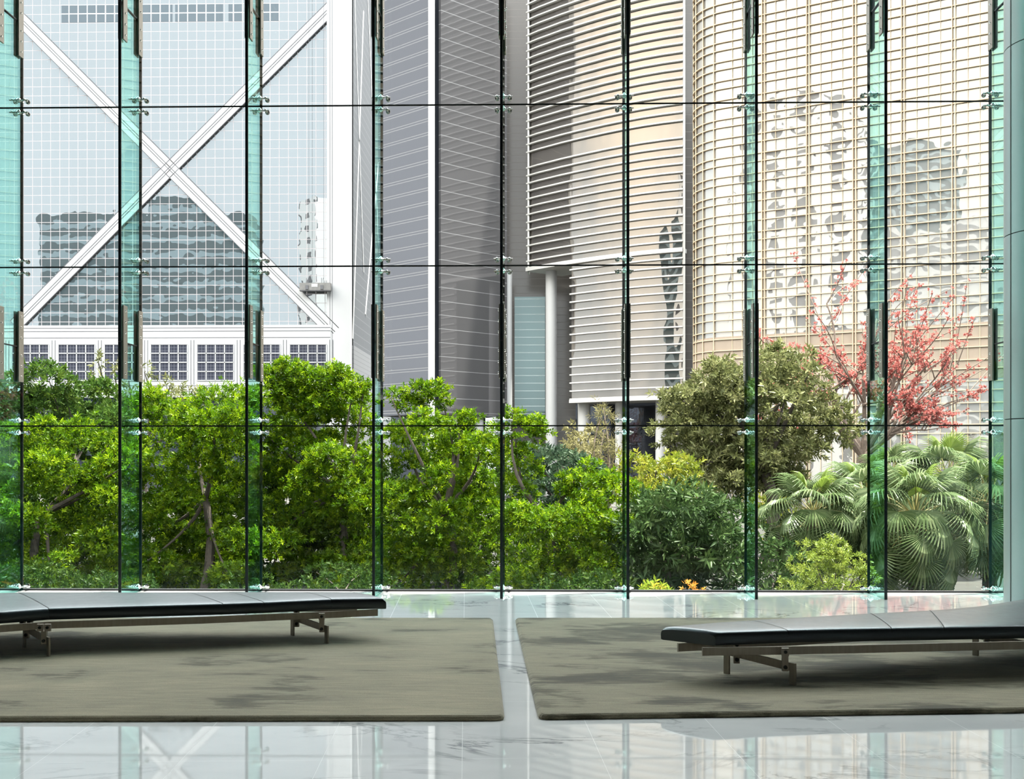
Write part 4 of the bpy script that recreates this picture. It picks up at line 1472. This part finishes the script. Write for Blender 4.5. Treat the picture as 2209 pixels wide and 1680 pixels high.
def palm(label, px, py, Y, size, n=34, trunk_px=None):
    Y, size = Y * K, size * K
    c = at(px, py, Y)
    b = Vector((c.x, c.y, GZ))
    t = thing('fan_palm', label, 'palm', b, None)
    part(MB().tube([b, b.lerp(c, .5), b.lerp(c, .8), c - Vector((0, 0, .05)), c + Vector((0, 0, .12))], [.15 * size, .13 * size, .17 * size, .20 * size, .05], 12), 'trunk', M['palm_trunk'], t, True)
    for i in range(n):
        f = (i + .5) / n
        az = i * 2.39996 + random.uniform(-.25, .25)
        el = math.radians(82 - 148 * f ** .85 + random.uniform(-8, 8))
        ln = size * (.62 + .45 * min(1, f * 1.6)) * random.uniform(.85, 1.1)
        d = Vector((math.cos(az) * math.cos(el), math.sin(az) * math.cos(el), math.sin(el)))
        st = c + Vector((0, 0, .05))
        mid = st + d * ln * .6
        end = st + d * ln + Vector((0, 0, -.12 * ln * math.cos(el)))
        stalk = MB().tube([st - Vector((0, 0, 0)), mid, end], [.016 * size, .011 * size, .008 * size], 5)
        # fan frame: continue along the stalk, bending downwards with age
        dd_ = (end - mid).normalized()
        droop = math.radians(12 + 62 * f)
        hx = Vector((dd_.x, dd_.y, 0))
        hx = hx.normalized() if hx.length > .01 else Vector((1, 0, 0))
        e0 = math.asin(max(-1, min(1, dd_.z))) - droop * (.5 if f < .2 else 1)
        e0 = max(e0, math.radians(-88))
        X = hx * math.cos(e0) + Vector((0, 0, math.sin(e0)))
        Yv = Vector((0, 0, 1)).cross(hx).normalized()
        Z = X.cross(Yv).normalized()
        roll = random.uniform(-.5, .5)
        Y2 = Yv * math.cos(roll) + Z * math.sin(roll)
        Z2 = X.cross(Y2)
        sc = size * random.uniform(.85, 1.08) * (.72 if f < .08 else 1)
        mt = Matrix(((X.x * sc, Y2.x * sc, Z2.x * sc, end.x - b.x), (X.y * sc, Y2.y * sc, Z2.y * sc, end.y - b.y), (X.z * sc, Y2.z * sc, Z2.z * sc, end.z - b.z), (0, 0, 0, 1)))
        young = f < .07
        fr_ = bpy.data.objects.new('frond', FANS[random.randrange(4) * 2 + (1 if young else 0)])
        COL.objects.link(fr_)
        fr_.parent = t
        fr_.matrix_basis = mt
        so = part(stalk, 'leaf_stalk', M['petiole'], t, True)
        so.parent = fr_
        so.matrix_parent_inverse = mt.inverted()
    return t


palm('fan palm left of the eighth glass fin, with one upright lime leaf', 1755, 1110, 19.5, .72, 44)
palm('fan palm half hidden behind the eighth glass fin', 1868, 1085, 21.5, .85, 46)
palm('largest fan palm, in the middle of the last full bay beside the column', 1975, 1118, 18.3, .80, 48)
palm('tall fan palm rising behind the largest palm', 2045, 1040, 23.5, .92, 46)
palm('fan palm at the ninth glass fin beside the grey column', 2135, 1085, 19.8, .82, 46)
palm('small fan palm showing between the eighth fin and the largest palm', 1925, 1035, 25, .75, 34)

# shrubs and low plants close to the glass
tree('shrub', 'lime green fine-leaved shrub in front of the left-hand fan palm',
     [(1700, 1290), (1715, 1225), (1750, 1195), (1785, 1165), (1805, 1165), (1835, 1185), (1872, 1188), (1890, 1290)], 16.2, LM['shrub'], sp=26, lobe=20, L=.055, W=.022, density=10350, k=8, trunk=1800, branches=10, cat='shrub', trunk_r=.03, depth=.35, shell=.3, bmin=-.9)
tree('shrub', 'dark shrub with orange-pink blossom beside the seventh glass fin',
     [(1640, 1290), (1645, 1200), (1685, 1165), (1722, 1200), (1715, 1290)], 17.5, LM['dark'], sp=32, lobe=26, L=.12, W=.045, density=4050, trunk=1680, branches=6, cat='shrub', trunk_r=.05)
tree('shrub', 'small orange-tipped garden plant at the foot of the glass, right of the sixth fin',
     [(1385, 1300), (1395, 1272), (1420, 1262), (1448, 1268), (1455, 1300)], 14.5, LM['croton'], sp=16, lobe=13, L=.07, W=.03, density=6750, trunk=1420, branches=3, cat='plant', trunk_r=.02, depth=.15, bmin=-.6)
tree('shrub', 'tiny peach-coloured garden plant at the foot of the glass',
     [(1470, 1300), (1478, 1272), (1492, 1264), (1506, 1272), (1512, 1300)], 14.5, LM['orange'], sp=14, lobe=11, L=.05, W=.02, density=6750, trunk=1491, branches=3, cat='plant', trunk_r=.02, depth=.15, bmin=-.6)
tree('shrub', 'thin yellowing shrub low between the largest palm and the ninth fin',
     [(2030, 1295), (2050, 1220), (2100, 1205), (2130, 1230), (2135, 1295)], 24, LM['yellow'], sp=34, lobe=26, L=.09, W=.04, density=1170, trunk=2085, branches=8, cat='shrub', trunk_r=.04, back=False, shell=.1)
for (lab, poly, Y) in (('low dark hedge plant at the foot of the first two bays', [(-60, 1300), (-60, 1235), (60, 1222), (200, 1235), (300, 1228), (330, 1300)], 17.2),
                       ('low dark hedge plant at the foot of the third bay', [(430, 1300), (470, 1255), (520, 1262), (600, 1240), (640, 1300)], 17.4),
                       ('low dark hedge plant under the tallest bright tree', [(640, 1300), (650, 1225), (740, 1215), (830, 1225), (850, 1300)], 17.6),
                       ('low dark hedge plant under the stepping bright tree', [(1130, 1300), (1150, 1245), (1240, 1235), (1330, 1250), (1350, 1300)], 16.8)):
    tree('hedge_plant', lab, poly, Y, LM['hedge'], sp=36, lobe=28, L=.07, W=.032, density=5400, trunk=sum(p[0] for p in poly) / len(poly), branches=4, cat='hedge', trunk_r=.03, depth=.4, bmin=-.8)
